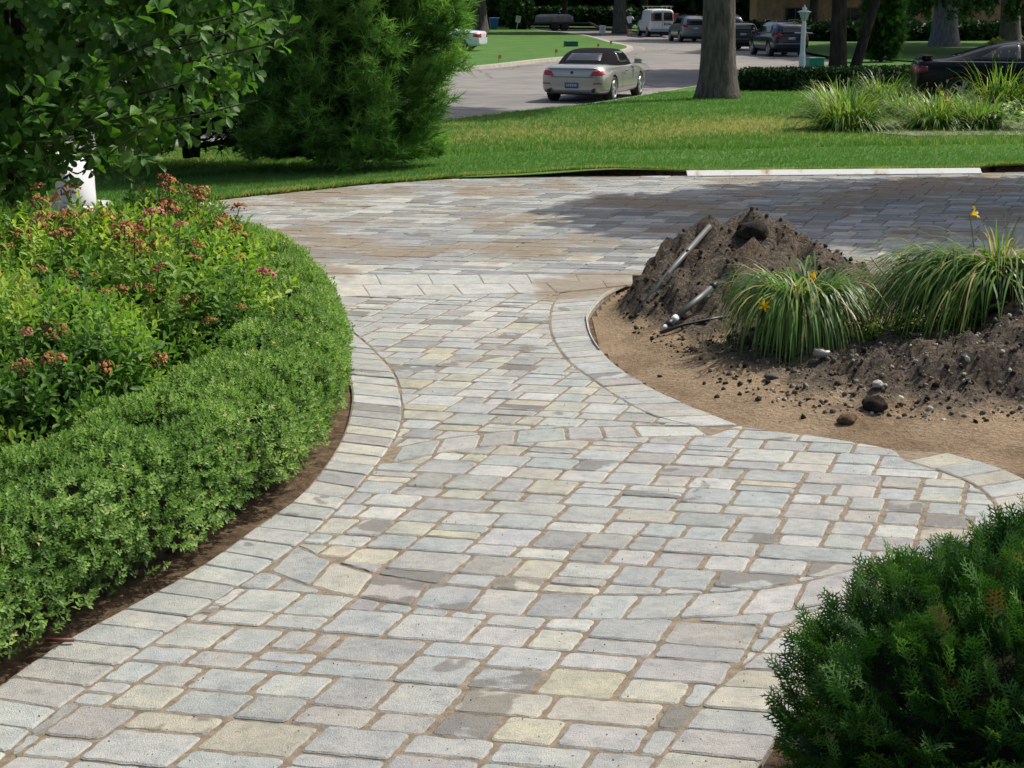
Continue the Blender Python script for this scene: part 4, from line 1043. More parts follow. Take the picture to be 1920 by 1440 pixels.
rock('slate_rock', on_soil(1446, 712, 0.02), (0.045, 0.035, 0.03), M_DSTONE, 'flat slate grey stone under the tips of the first daylily clump', 0.7, 2)
rock('soil_lump', on_soil(1588, 792, 0.02), (0.055, 0.045, 0.04), M_MULCH, 'round brown lump on the sand at the front of the heap', 0.75, 3)
rock('soil_lump', on_soil(1640, 768, 0.03), (0.075, 0.06, 0.06), M_SOIL, 'dark lump of earth at the front edge of the rubble', 0.8, 4)
rock('earth_block', on_soil(1410, 436, 0.015, 0.7), (0.125, 0.10, 0.085), M_SOIL, 'dark block of earth on top of the heap', 0.8, 5)

# pipes and hose lying on the heap
M_PIPE = plain('grey_conduit', (0.115, 0.118, 0.118), 0.45, var=0.35, vscale=9)
M_WHITE = plain('white_plastic', (0.62, 0.62, 0.60), 0.4, var=0.1)
M_BLACK = plain('black_plastic', (0.018, 0.018, 0.019), 0.45, var=0.3)
def lie(pts, r, name, mat, label, cat, lift=0.0):
    Q = [on_soil(a, b, r + lift, 0.3) for a, b in pts]
    mb = MB(); mb.tube(Q, r, 12); o = mb.build(name, mat, None, True); return tag(o, label, cat), Q
a, b = on_soil(1192, 594, 0.02, 0.05), on_soil(1330, 432, 0.03, 0.62)
mb = MB(); mb.tube([a, a.lerp(b, 0.5) + Vector((0, -0.02, 0.02)), b], 0.021, 12); tag(mb.build('conduit_pipe', M_PIPE, None, True), 'long grey pipe leaning up the side of the soil heap', 'pipe')
a, b = on_soil(1242, 626, 0.035, 0.08), on_soil(1340, 547, 0.05, 0.35); mb = MB(); mb.tube([a.lerp(b, 0.22), b], 0.021, 12); po = tag(mb.build('conduit_pipe', M_PIPE, None, True), 'short grey pipe with a white taped end lying below the long pipe', 'pipe')
mb = MB(); mb.tube([a.lerp(b, 0.18), a.lerp(b, 0.26)], 0.0235, 12); mb.build('white_tape', M_WHITE, po, True)
mb = MB(); mb.tube([a.lerp(b, 0.07), a.lerp(b, 0.19)], 0.022, 12); mb.build('dark_coupling', M_BLACK, po, True)
mb = MB(); mb.tube([a, a.lerp(b, 0.075)], [0.011, 0.018], 12); mb.build('white_tip', M_WHITE, po, True)
mb = MB(); mb.tube([a.lerp(b, 0.93), b + (b - a) * 0.02], 0.0255, 12); mb.build('collar', M_BLACK, po, True)
lie([(1238, 630), (1280, 615), (1325, 606), (1366, 599)], 0.012, 'black_hose', M_BLACK, 'thin black hose end beside the taped pipe', 'hose', 0.01)
# pale plastic edging round the curve
mb = MB(); ed_ = R_OUT[6:46]; q = offset(ed_, -0.018); v = []; f = []
for (x, y) in q: v += [(x, y, -0.03), (x, y, 0.017), (x + 0.004, y, 0.017), (x + 0.004, y, -0.03)]
for i in range(len(q) - 1):
    for k in range(3): f.append((4 * i + k, 4 * i + k + 1, 4 * i + 4 + k + 1, 4 * i + 4 + k))
mb.add(v, f); tag(mb.build('edging_strip', plain('edging_plastic', (0.52, 0.50, 0.44), 0.5, var=0.15), None), 'thin pale plastic edging strip round the tight curve of the border stones', 'edging')
p = G(128, 1194, 0.03); mb = MB(); mb.tube([p + Vector((-0.08, 0.0, -0.012)), p + Vector((0.02, 0.0, -0.012))], 0.0075, 8); tag(mb.build('drip_tube', plain('red_tube', (0.16, 0.055, 0.045), 0.5, var=0.2), None, True), 'short dull red tube poking out from under the hedge', 'tube')

# white board along the far driveway edge
a, b = G(1288, 331), G(1840, 326); d = (b - a); L = d.length; rz = math.atan2(d.y, d.x); c = (a + b) / 2
mb = MB(); mb.box(0, 0, 0.0, L, 0.105, 0.022)
M_BOARD = rough_mat('board_paint', [(0.0, (0.62, 0.62, 0.59)), (0.52, (0.70, 0.70, 0.67)), (0.60, (0.60, 0.55, 0.46)), (0.68, (0.24, 0.15, 0.08))], 2.6, 0.55, None, world=False)
tag(mb.build('edge_board', M_BOARD, None, bevel=0.004, loc=(c.x, c.y + 0.03, 0.034), rot=(math.radians(38), 0, rz)), 'long white board lying along the far edge of the driveway', 'board')

# ------------------------------------------------------------------ daylilies
M_DAY = leaf_mat('daylily_blade', [(0.0, (0.026, 0.075, 0.016)), (0.3, (0.065, 0.155, 0.030)), (0.6, (0.150, 0.280, 0.055)), (0.8, (0.27, 0.38, 0.11)), (0.9, (0.40, 0.34, 0.15)), (1.0, (0.52, 0.43, 0.24))], 0.42, 0.42, 0.45)
M_PETAL = leaf_mat('yellow_petal', [(0.0, (0.70, 0.40, 0.01)), (0.5, (0.84, 0.58, 0.02)), (1.0, (0.88, 0.68, 0.08))], 0.3, 0.6, 0.2, (1.1, 1.0, 0.6))
def blades(n, base_r, Lmin, Lmax, width, tilt, segs=7, lean=(0, 0), stiff=1.0, tones=(0.35, 0.2), up=1.0, dry_p=0.05, bz=0.0, tmin=0.15):
    a = rng.random(n) * 6.283; q = base_r * np.sqrt(rng.random(n)); p = np.stack([q * np.cos(a), q * np.sin(a), bz + 0 * q], 1)
    a2 = a + rng.normal(size=n) * 0.5 if lean == (0, 0) else math.atan2(lean[1], lean[0]) + rng.normal(size=n) * 0.75; t0 = tilt * (tmin + (1 - tmin) * rng.random(n)); L = Lmin + (Lmax - Lmin) * rng.random(n)
    d = unit(np.stack([np.cos(a2) * np.sin(t0) + lean[0], np.sin(a2) * np.sin(t0) + lean[1], np.cos(t0) * up], 1)); droop = (0.10 + 0.16 * rng.random(n)) / stiff
    V = np.zeros((n, segs + 1, 2, 3)); w0 = width * (0.7 + 0.5 * rng.random(n))
    for k in range(segs + 1):
        t = k / segs; side = unit(np.cross(d, np.array([0, 0, 1.0])) + 1e-4); w = w0 * (0.55 + 1.2 * t if t < 0.35 else 1.0) * (1 - t ** 2.6) + 0.0004
        V[:, k, 0] = p - side * w[:, None] / 2; V[:, k, 1] = p + side * w[:, None] / 2
        p = p + d * (L / segs)[:, None]; d = d.copy(); d[:, 2] -= droop * (0.5 + 1.5 * t); d = unit(d)
    base = (np.arange(n) * (segs + 1) * 2)[:, None, None]; q = np.array([[2 * k, 2 * k + 1, 2 * k + 3, 2 * k + 2] for k in range(segs)])[None]
    tone = np.clip(tones[0] + tones[1] * rng.normal(size=n), 0, 0.85); dr = rng.random(n) < dry_p; tone[dr] = 0.88 + 0.12 * rng.random(dr.sum())
    tt = np.repeat(tone, (segs + 1) * 2)
    return V.reshape(-1, 3), (q + base).reshape(-1, 4), tt
def petal_flower(seed):
    r = random.Random(seed); v = []; f = []; tn = []
    for k in range(6):
        a = k * math.pi / 3 + r.uniform(-0.1, 0.1); c, s = math.cos(a), math.sin(a); w = 0.34 if k % 2 else 0.26; b = len(v)
        for t, rad, z in ((0, 0.03, 0), (0.35, 0.16, 0.38), (0.7, 0.45, 0.75), (1.0, 0.85, 0.82)):
            ww = w * (0.35 + t * 1.2) * (1 - 0.75 * max(0, t - 0.65) / 0.35)
            v += [(c * rad - s * ww / 2, s * rad + c * ww / 2, z + 0.03), (c * rad, s * rad, z - 0.03), (c * rad + s * ww / 2, s * rad - c * ww / 2, z + 0.03)]; tn += [0.2 + 0.6 * t] * 3
        for i in range(3):
            for j in range(2): f.append((b + 3 * i + j, b + 3 * i + j + 1, b + 3 * i + 3 + j + 1, b + 3 * i + 3 + j))
    me = mesh('flower', v, f, True); a = me.attributes.new('tone', 'FLOAT', 'POINT'); a.data.foreach_set('value', tn); me.materials.append(M_PETAL); return me
FLOWERS = [petal_flower(s) for s in range(3)]
def lily(name, loc, parts, label, cat='plant', group=None, flowers=(), buds=0, budh=0.7, clod=None):
    root = empty(name, loc, 0, label, cat, group); Vs = []; Fs = []; Ts = []; b = 0
    for kw in parts:
        off = np.array(kw.pop('off', (0, 0, 0)), float); V, Fq, T = blades(**kw); Vs.append(V + off); Fs.append(Fq + b); Ts.append(T); b += len(V)
    link('leaf_blades', np_mesh('leaf_blades', np.concatenate(Vs), np.concatenate(Fs), np.concatenate(Ts), True), root, M_DAY)['kind'] = 'stuff'
    if clod:
        cx, cy, cz, s = clod; bm = bmesh.new(); bmesh.ops.create_icosphere(bm, subdivisions=4, radius=1.0)
        for v in bm.verts:
            n_ = v.co.copy(); v.co *= 1 + 0.25 * fbm(n_.x * 1.7 + cx, n_.y * 1.7, n_.z * 1.7, 5) + 0.06 * fbm(n_.x * 7, n_.y * 7, n_.z * 7, 3); v.co = Vector((v.co.x * s[0], v.co.y * s[1], v.co.z * s[2]))
        me = bpy.data.meshes.new('root_ball'); bm.to_mesh(me); bm.free(); me.polygons.foreach_set('use_smooth', [True] * len(me.polygons)); link('root_ball', me, root, M_SOIL, (cx, cy, cz))
    for (dx, dy, dz, s, rx, ry) in flowers:
        o = link('flower', FLOWERS[rnd.randrange(3)], root, None, (dx, dy, dz), (rx, ry, rnd.random() * 6), (s, s, s))
        mb = MB(); mb.tube([(dx * 0.35, dy * 0.35, dz * 0.25), (dx * 0.8, dy * 0.8, dz * 0.8), (dx, dy, dz)], 0.0035, 5); mb.build('flower_stalk', M_STEM, root)
    if buds:
        mb = MB(); bb = MB()
        for k in range(buds):
            a = rnd.random() * 6.283; r = 0.45 * rnd.random() ** 0.6; h = budh * (0.8 + 0.4 * rnd.random()); x, y = r * math.cos(a), r * math.sin(a)
            mb.tube([(x * 0.3, y * 0.3, 0), (x * 0.7, y * 0.7, h * 0.6), (x, y, h)], 0.004, 4)
            for j in range(2): bb.tube([(x, y, h - 0.01), (x + rnd.uniform(-0.02, 0.02), y + rnd.uniform(-0.02, 0.02), h + 0.045)], [0.011, 0.006], 5)
        mb.build('flower_stalks', M_STEM, root); bb.build('seed_pods', plain('pale_pod', (0.30, 0.27, 0.13), 0.7, var=0.3), root)
    return root
p1 = Vector((1.86, 10.45, 0.29)); p2 = Vector((2.98, 10.35, 0.42))
lily('daylily_clump', p1, [dict(n=680, base_r=0.20, Lmin=0.36, Lmax=0.70, width=0.014, tilt=1.5, tmin=0.38, up=0.85, stiff=0.40, dry_p=0.13, tones=(0.44, 0.19), bz=0.10),
                           dict(n=260, base_r=0.16, Lmin=0.45, Lmax=0.80, width=0.015, tilt=1.4, tmin=0.5, stiff=0.40, lean=(-0.15, -0.8), tones=(0.52, 0.15), bz=0.08),
                           dict(n=130, base_r=0.1, Lmin=0.3, Lmax=0.65, width=0.013, tilt=1.3, tmin=0.6, stiff=0.55, lean=(0.75, -0.1), tones=(0.5, 0.2), bz=0.05, dry_p=0.25)],
     'uprooted daylily clump of drooping green blades beside the pipes, with yellow flowers', 'plant', 'uprooted daylilies on the soil heap',
     [(-0.30, -0.35, 0.10, 0.05, 1.2, -0.6), (0.03, -0.30, 0.26, 0.05, 0.9, 0.2)], 0, 0.7, (0, 0.02, 0.0, (0.24, 0.24, 0.15)))
lily('daylily_clump', p2, [dict(n=950, base_r=0.24, Lmin=0.45, Lmax=1.0, width=0.015, tilt=1.3, tmin=0.3, up=0.95, stiff=0.46, dry_p=0.12, lean=(-0.55, -0.25), tones=(0.40, 0.19), bz=0.12),
                           dict(n=300, base_r=0.14, Lmin=0.30, Lmax=0.66, width=0.013, tilt=1.3, tmin=0.3, up=0.9, stiff=0.48, lean=(0.4, -0.3), tones=(0.72, 0.12), bz=0.14, dry_p=0.35, off=(0.14, -0.05, 0.05)),
                           dict(n=40, base_r=0.08, Lmin=0.22, Lmax=0.42, width=0.012, tilt=0.9, stiff=1.0, tones=(0.6, 0.2), bz=0.14, dry_p=0.3, off=(0.1, 0, 0.02))],
     'larger uprooted daylily clump at the right, combed over to the left, root ball exposed', 'plant', 'uprooted daylilies on the soil heap',
     [(-0.14, -0.12, 0.52, 0.055, 0.9, -0.7), (-0.48, 0.05, 0.22, 0.05, 1.0, -0.8)], 0, 0.7, (0.22, -0.12, -0.02, (0.34, 0.28, 0.17)))
# trampled blades between the two clumps
V, Fq, T = blades(170, 0.5, 0.25, 0.6, 0.013, 1.5, 6, (0.2, -0.2), 0.8, (0.45, 0.2), 0.4, 0.2)
zz = np.array([soil_z(2.45 + x, 10.25 + y)[0] for x, y in V[:, :2]])
V = V * np.array([1.1, 0.6, 0.8]) + np.array([2.45, 10.25, 0.0]); V[:, 2] += np.maximum(zz, 0.02) + 0.03
tag(link('flattened_daylily', np_mesh('flattened_daylily', V, Fq, T, True), None, M_DAY), 'loose flattened daylily blades lying between the two uprooted clumps', 'plant')
# dry stick and crushed can between them
mb = MB(); q = on_soil(1672, 560, 0.12, 0.3); mb.tube([q, q + Vector((-0.10, 0.0, 0.10)), q + Vector((-0.17, 0, 0.19))], [0.007, 0.006, 0.004], 6); mb.tube([q + Vector((-0.14, 0, 0.155)), q + Vector((-0.22, 0, 0.17))], [0.004, 0.003], 5)
mb.tube([q, q + Vector((0.06, -0.02, -0.16))], 0.007, 6)
tag(mb.build('dry_stick', plain('dry_wood', (0.34, 0.26, 0.16), 0.8, var=0.3), None, True), 'forked dry stick standing between the two daylily clumps', 'stick')
q = on_soil(1540, 672, 0.03, 0.25); mb = MB(); mb.lathe([(0.022, -0.05), (0.027, -0.045), (0.028, 0.0), (0.024, 0.02), (0.027, 0.045), (0.021, 0.05)], 14, axis='X')
tag(mb.build('crushed_can', plain('bare_metal', (0.26, 0.25, 0.23), 0.5, 0.5, var=0.4), None, True, loc=q, rot=(0.2, 0.1, -0.2)), 'small crushed metal can below the first daylily clump', 'can')

# ------------------------------------------------------------------ vehicles
from mathutils.bvhtree import BVHTree
M_TYRE = plain('tyre_rubber', (0.018, 0.018, 0.018), 0.8, var=0.2)
M_RIM = plain('alloy_rim', (0.55, 0.56, 0.57), 0.3, 0.7, var=0.08)
M_GLASS = plain('tinted_glass', (0.012, 0.016, 0.018), 0.06, 0.0, 0.9)
M_RED = plain('tail_lamp_red', (0.42, 0.012, 0.014), 0.15, 0.0, 0.7)
M_TRIM = plain('black_trim', (0.015, 0.015, 0.016), 0.5)
M_PLATE = plain('pale_plate', (0.42, 0.46, 0.52), 0.5, var=0.25, vscale=40)
M_PLATEB = plain('blue_plate', (0.05, 0.085, 0.26), 0.5)
M_CHROME = plain('chrome', (0.62, 0.62, 0.62), 0.12, 1.0)

def loft_body(sections, sub=2):
    """sections: half rings (x, y, z) from the underside centre to the top centre"""
    v = []; f = []; k = len(sections[0]); n = 2 * k - 2
    for s in sections:
        v += list(s) + [(-x, y, z) for x, y, z in s[-2:0:-1]]
    for i in range(len(sections) - 1):
        for j in range(n):
            j2 = (j + 1) % n; f.append((i * n + j, i * n + j2, (i + 1) * n + j2, (i + 1) * n + j))
    f.append(tuple(range(n))); f.append(tuple((len(sections) - 1) * n + j for j in range(n))[::-1])
    me = bpy.data.meshes.new('body'); me.from_pydata(v, [], f); me.update()
    bm = bmesh.new(); bm.from_mesh(me); bmesh.ops.recalc_face_normals(bm, faces=bm.faces[:]); bm.to_mesh(me); bm.free()
    return me
def evaluated(me, sub, cuts):
    o = bpy.data.objects.new('tmp', me); COL.objects.link(o); tmp = []
    m = o.modifiers.new('s', 'SUBSURF'); m.levels = sub; m.render_levels = sub
    for c in cuts:
        co = bpy.data.objects.new('tmpcut', c); COL.objects.link(co); tmp.append(co)
        b = o.modifiers.new('b', 'BOOLEAN'); b.operation = 'DIFFERENCE'; b.object = co; b.solver = 'EXACT'
    dg = bpy.context.evaluated_depsgraph_get(); dg.update()
    out = bpy.data.meshes.new_from_object(o.evaluated_get(dg))
    for q in tmp + [o]: bpy.data.objects.remove(q, do_unlink=True)
    out.polygons.foreach_set('use_smooth', [True] * len(out.polygons))
    try: out.set_sharp_from_angle(angle=math.radians(38))
    except Exception: pass
    return out
def cyl_mesh(c, r, x0, x1, n=28):
    mb = MB(); mb.lathe([(r, x0), (r, x1)], n, (0, c[1], c[2]), 'X')
    me = mesh('cut', mb.v, mb.f); bm = bmesh.new(); bm.from_mesh(me); bmesh.ops.recalc_face_normals(bm, faces=bm.faces[:]); bm.to_mesh(me); bm.free(); return me
class Skin:
    def __init__(s, me): s.b = BVHTree.FromPolygons([v.co for v in me.vertices], [tuple(p.vertices) for p in me.polygons])
    def patch(s, name, corners, ray, mat, parent, off=0.008, nu=8, nv=5, flip=False):
        """a panel whose outline (4 corners) is pressed onto the body along ray"""
        ray = Vector(ray).normalized(); A, B, C, D = [Vector(c) for c in corners]; v = []; ok = True
        for j in range(nv + 1):
            for i in range(nu + 1):
                p = A.lerp(B, i / nu).lerp(D.lerp(C, i / nu), j / nv); h = s.b.ray_cast(p - ray * 3.0, ray)
                q = h[0] if h[0] else p
                v.append(q - ray * off)
        f = []
        for j in range(nv):
            for i in range(nu): a = j * (nu + 1) + i; f.append((a, a + 1, a + nu + 2, a + nu + 1))
        n = len(v); rim = [i for i in range(nu + 1)] + [j * (nu + 1) + nu for j in range(1, nu if False else nv + 1)] + [nv * (nu + 1) + i for i in range(nu - 1, -1, -1)] + [j * (nu + 1) for j in range(nv - 1, 0, -1)]
        for i in rim: v.append(v[i] + ray * (off + 0.012))
        for k in range(len(rim)):
            k2 = (k + 1) % len(rim); f.append((rim[k], n + k, n + k2, rim[k2]))
        me = mesh(name, v, f, True)
        bm = bmesh.new(); bm.from_mesh(me); bmesh.ops.recalc_face_normals(bm, faces=bm.faces[:]); bm.to_mesh(me); bm.free()
        return link(name, me, parent, mat)
def rim_mesh(r, spokes=5, dbl=True):
    mb = MB(); mb.lathe([(r, -0.10), (r, 0.0), (r * 0.97, 0.012), (r * 0.90, 0.004), (r * 0.88, -0.09)], 28, axis='X', cap=False)
    mb.lathe([(0.001, 0.004), (r * 0.20, 0.002), (r * 0.22, -0.03)], 14, axis='X', cap=False)
    for k in range(spokes):
        for d in ((-0.16, 0.16) if dbl else (0,)):
            a = 2 * math.pi * k / spokes + d; a0 = 2 * math.pi * k / spokes + d * 0.8
            c0, s0, c1, s1 = math.cos(a0), math.sin(a0), math.cos(a), math.sin(a); w0, w1 = r * 0.075, r * 0.06 if dbl else r * 0.11; R0, R1 = r * 0.15, r * 0.93
            q = [(0.0, R0 * c0 - w0 * s0, R0 * s0 + w0 * c0), (0.0, R0 * c0 + w0 * s0, R0 * s0 - w0 * c0), (-0.012, R1 * c1 + w1 * s1, R1 * s1 - w1 * c1), (-0.012, R1 * c1 - w1 * s1, R1 * s1 + w1 * c1)]
            mb.add(q + [(x - 0.04, y, z) for x, y, z in q], [(0, 1, 2, 3), (7, 6, 5, 4), (0, 4, 5, 1), (1, 5, 6, 2), (2, 6, 7, 3), (3, 7, 4, 0)])
    return mesh('rim', mb.v, mb.f)
def tyre_mesh(R, r, w):
    mb = MB(); mb.lathe([(r, -w * 0.5), (R * 0.94, -w * 0.5), (R, -w * 0.36), (R, w * 0.36), (R * 0.94, w * 0.5), (r, w * 0.5), (r * 0.96, w * 0.3)], 32, axis='X', cap=False)
    mb.lathe([(r * 0.98, -w * 0.3), (0.02, -w * 0.3)], 24, axis='X')
    return mesh('wheel', mb.v, mb.f, True)
def wheels(root, track, ys, R, r, w, rims, spokes=5, dbl=True):
    tm = tyre_mesh(R, r, w); tm.materials.append(M_TYRE); rm = rim_mesh(r * 0.99, spokes, dbl); rm.materials.append(rims)
    for y in ys:
        for s in (1, -1):
            o = link('wheel', tm, root, None, (s * (track - w * 0.5), y, R), (0, 0, 0 if s > 0 else math.pi)); link('rim', rm, o, None, (w * 0.5, 0, 0))
def section(y, zb, zbelt, zroof, w, wr):
    h = zbelt - zb; g = zroof - zbelt
    return [(0, y, zb), (0.80 * w, y, zb), (0.955 * w, y, zb + 0.05), (w, y, zb + 0.36 * h), (0.992 * w, y, zb + 0.70 * h), (0.955 * w, y, zbelt), (wr + (0.955 * w - wr) * 0.42, y, zbelt + 0.52 * g), (wr, y, zroof - 0.10 * g), (wr * 0.72, y, zroof - 0.01 * g), (0, y, zroof)]
def paint(name, c, metal=0.55, rough=0.32): return plain(name, c, rough, metal, 0.5, 0.8)

def make_car(name, loc, rz, label, stations, mat, wheel, cat='car', group='cars parked along the road', sub=2):
    root = empty(name, loc, rz, label, cat, group)
    ys, R, r, w, track, spokes, dbl = wheel
    cuts = []
    for y in ys:
        for s in (1, -1): cuts.append(cyl_mesh((0, y, R), R + 0.055, s * (track - 0.30), s * (track + 0.4)) if s > 0 else cyl_mesh((0, y, R), R + 0.055, -(track + 0.4), -(track - 0.30)))
    me = evaluated(loft_body([section(*s) for s in stations]), sub, cuts)
    link('body', me, root, mat); me2 = root.children[0].data
    wheels(root, track, ys, R, r, w, M_RIM, spokes, dbl)
    mb = MB(); mb.box(0, sum(ys) / 2, R * 0.9, track * 1.25, abs(ys[1] - ys[0]) + 0.9, R * 0.7); mb.build('underbody', M_TRIM, root)
    return root, Skin(me2)

# -- silver convertible on the road
S_BODY = paint('champagne_silver', (0.40, 0.40, 0.355), 0.6, 0.30)
st = [(-2.38, 0.40, 0.66, 0.70, 0.70, 0.5), (-2.36, 0.27, 0.78, 0.90, 0.82, 0.62), (-2.22, 0.22, 0.86, 0.985, 0.895, 0.68), (-1.85, 0.19, 0.90, 1.01, 0.935, 0.70), (-1.4, 0.17, 0.92, 1.00, 0.945, 0.72), (-0.6, 0.17, 0.91, 0.97, 0.93, 0.74), (0.3, 0.17, 0.90, 0.96, 0.93, 0.74), (1.0, 0.17, 0.88, 0.97, 0.94, 0.72), (1.6, 0.17, 0.82, 0.90, 0.945, 0.72), (2.1, 0.20, 0.72, 0.79, 0.90, 0.66), (2.36, 0.26, 0.60, 0.66, 0.78, 0.55), (2.42, 0.34, 0.52, 0.56, 0.62, 0.4)]
car, sk = make_car('convertible_car', (2.38, 47.4, Z_ROAD), -math.radians(19), 'silver convertible car with black soft top, parked on the road with its rear towards us', st, S_BODY, ([-1.40, 1.40], 0.335, 0.24, 0.24, 0.925, 5, True))
top = [[(w, y, 0.94), (w * 0.97, y, 0.94 + 0.35 * (z - 0.94)), (w * 0.86, y, 0.94 + 0.75 * (z - 0.94)), (w * 0.74, y, z - 0.02), (w * 0.45, y, z), (0, y, z + 0.01)] for y, w, z in ((-1.52, 0.66, 0.99), (-1.38, 0.74, 1.06), (-1.0, 0.80, 1.27), (-0.55, 0.82, 1.375), (0.0, 0.82, 1.395), (0.35, 0.82, 1.375), (0.62, 0.80, 1.27), (0.95, 0.76, 1.06), (1.1, 0.70, 0.97))]
v = []; f = []; k = 6; n = 11
for s in top: v += s + [(-x, y, z) for x, y, z in s[-2::-1]]
for i in range(len(top) - 1):
    for j in range(n - 1): f.append((i * n + j, (i + 1) * n + j, (i + 1) * n + j + 1, i * n + j + 1))
f.append(tuple(range(n))[::-1]); f.append(tuple((len(top) - 1) * n + j for j in range(n)))
tm = evaluated(mesh('soft_top', v, f), 1, []); link('soft_top', tm, car, plain('soft_top_fabric', (0.010, 0.009, 0.012), 0.95, 0.0, 0.08, var=0.15)); ts = Skin(tm)
ts.patch('rear_window', [(-0.50, -1.9, 1.06), (0.50, -1.9, 1.06), (0.44, -1.9, 1.27), (-0.44, -1.9, 1.27)], (0, 1, 0), M_GLASS, car)
ts.patch('windscreen', [(-0.66, 1.8, 1.0), (0.66, 1.8, 1.0), (0.56, 1.8, 1.33), (-0.56, 1.8, 1.33)], (0, -1, 0), M_GLASS, car)
for s in (1, -1): ts.patch('side_window', [(s * 1.5, -0.62, 1.02), (s * 1.5, 0.78, 1.02), (s * 1.5, 0.42, 1.30), (s * 1.5, -0.50, 1.31)], (-s, 0, 0), M_GLASS, car)
for s in (1, -1):
    o = sk.patch('tail_lamp', [(s * 0.50, -3, 0.705), (s * 0.88, -3, 0.735), (s * 0.80, -3, 0.875), (s * 0.58, -3, 0.835)], (0, 1, 0), M_RED, car, 0.014)
    sk.patch('reflector', [(s * 0.60, -3, 0.49), (s * 0.83, -3, 0.50), (s * 0.83, -3, 0.535), (s * 0.60, -3, 0.525)], (0, 1, 0), M_RED, car)
    mb = MB(); mb.lathe([(0.048, -0.06), (0.05, 0.0), (0.042, 0.0), (0.04, -0.05)], 16, (s * 0.62, -2.40, 0.325), 'Y'); mb.build('exhaust', M_TRIM, car, True)
    mb = MB(); mb.box(s * 1.02, 0.72, 1.02, 0.20, 0.13, 0.14); mb.box(s * 0.93, 0.72, 0.97, 0.1, 0.05, 0.04); mb.build('wing_mirror', S_BODY, car, bevel=0.03)
    mb = MB(); mb.box(s * 0.955, -0.32, 0.79, 0.03, 0.22, 0.03); mb.build('door_handle', M_CHROME, car, bevel=0.01)
    sk.patch('door_seam', [(s * 1.5, -0.55, 0.32), (s * 1.5, -0.535, 0.32), (s * 1.5, -0.555, 0.88), (s * 1.5, -0.57, 0.88)], (-s, 0, 0), M_TRIM, car, 0.002, 1, 8)
sk.patch('boot_seam', [(-0.60, -3, 0.675), (0.60, -3, 0.675), (0.60, -3, 0.69), (-0.60, -3, 0.69)], (0, 1, 0), M_TRIM, car, 0.003, 12, 1)
sk.patch('boot_lip', [(-0.66, -3, 0.905), (0.66, -3, 0.905), (0.62, -3, 0.93), (-0.62, -3, 0.93)], (0, 1, 0), S_BODY, car, 0.035, 14, 2)
sk.patch('diffuser', [(-0.60, -3, 0.27), (0.60, -3, 0.27), (0.60, -3, 0.34), (-0.60, -3, 0.34)], (0, 1, 0), plain('diffuser_grey', (0.20, 0.22, 0.24), 0.5), car, 0.004, 12, 2)
pl = sk.patch('number_plate', [(-0.19, -3, 0.385), (0.19, -3, 0.385), (0.19, -3, 0.535), (-0.19, -3, 0.535)], (0, 1, 0), M_PLATEB, car, 0.012, 6, 3)
for i in range(6): sk.patch('plate_character', [(-0.145 + 0.05 * i, -3, 0.425), (-0.115 + 0.05 * i, -3, 0.425), (-0.115 + 0.05 * i, -3, 0.50), (-0.145 + 0.05 * i, -3, 0.50)], (0, 1, 0), M_PLATE, pl, 0.018, 1, 1)
mb = MB(); mb.lathe([(0.042, 0.0), (0.040, -0.012), (0.001, -0.015)], 18, (0, 0, 0), 'Y'); h = sk.b.ray_cast(Vector((0, -4, 0.80)), Vector((0, 1, 0)))[0]
mb.build('round_badge', plain('badge_dark', (0.02, 0.025, 0.05), 0.3), car, True, loc=h)

# -- black coupe seen from the side behind the daylilies
B_BODY = plain('black_paint', (0.004, 0.005, 0.007), 0.25, 0.0, 0.25, 0.0)
st = [(-2.36, 0.42, 0.80, 0.90, 0.74, 0.6), (-2.34, 0.30, 0.90, 0.985, 0.84, 0.66), (-2.2, 0.25, 0.95, 1.02, 0.90, 0.70), (-1.75, 0.22, 0.96, 1.02, 0.92, 0.70), (-1.25, 0.20, 0.96, 1.15, 0.925, 0.66), (-0.65, 0.20, 0.95, 1.37, 0.92, 0.60), (0.0, 0.20, 0.94, 1.43, 0.92, 0.60), (0.55, 0.20, 0.93, 1.36, 0.92, 0.61), (1.15, 0.20, 0.92, 1.06, 0.92, 0.68), (1.6, 0.20, 0.86, 0.95, 0.92, 0.70), (2.1, 0.24, 0.74, 0.82, 0.88, 0.64), (2.38, 0.34, 0.60, 0.66, 0.72, 0.5)]
sed, sk = make_car('black_coupe', (11.25, 37.0, -0.03), -math.radians(99), 'black coupe with silver wheels parked behind the daylily bed at the right', st, B_BODY, ([-1.38, 1.38], 0.34, 0.255, 0.23, 0.91, 5, True))
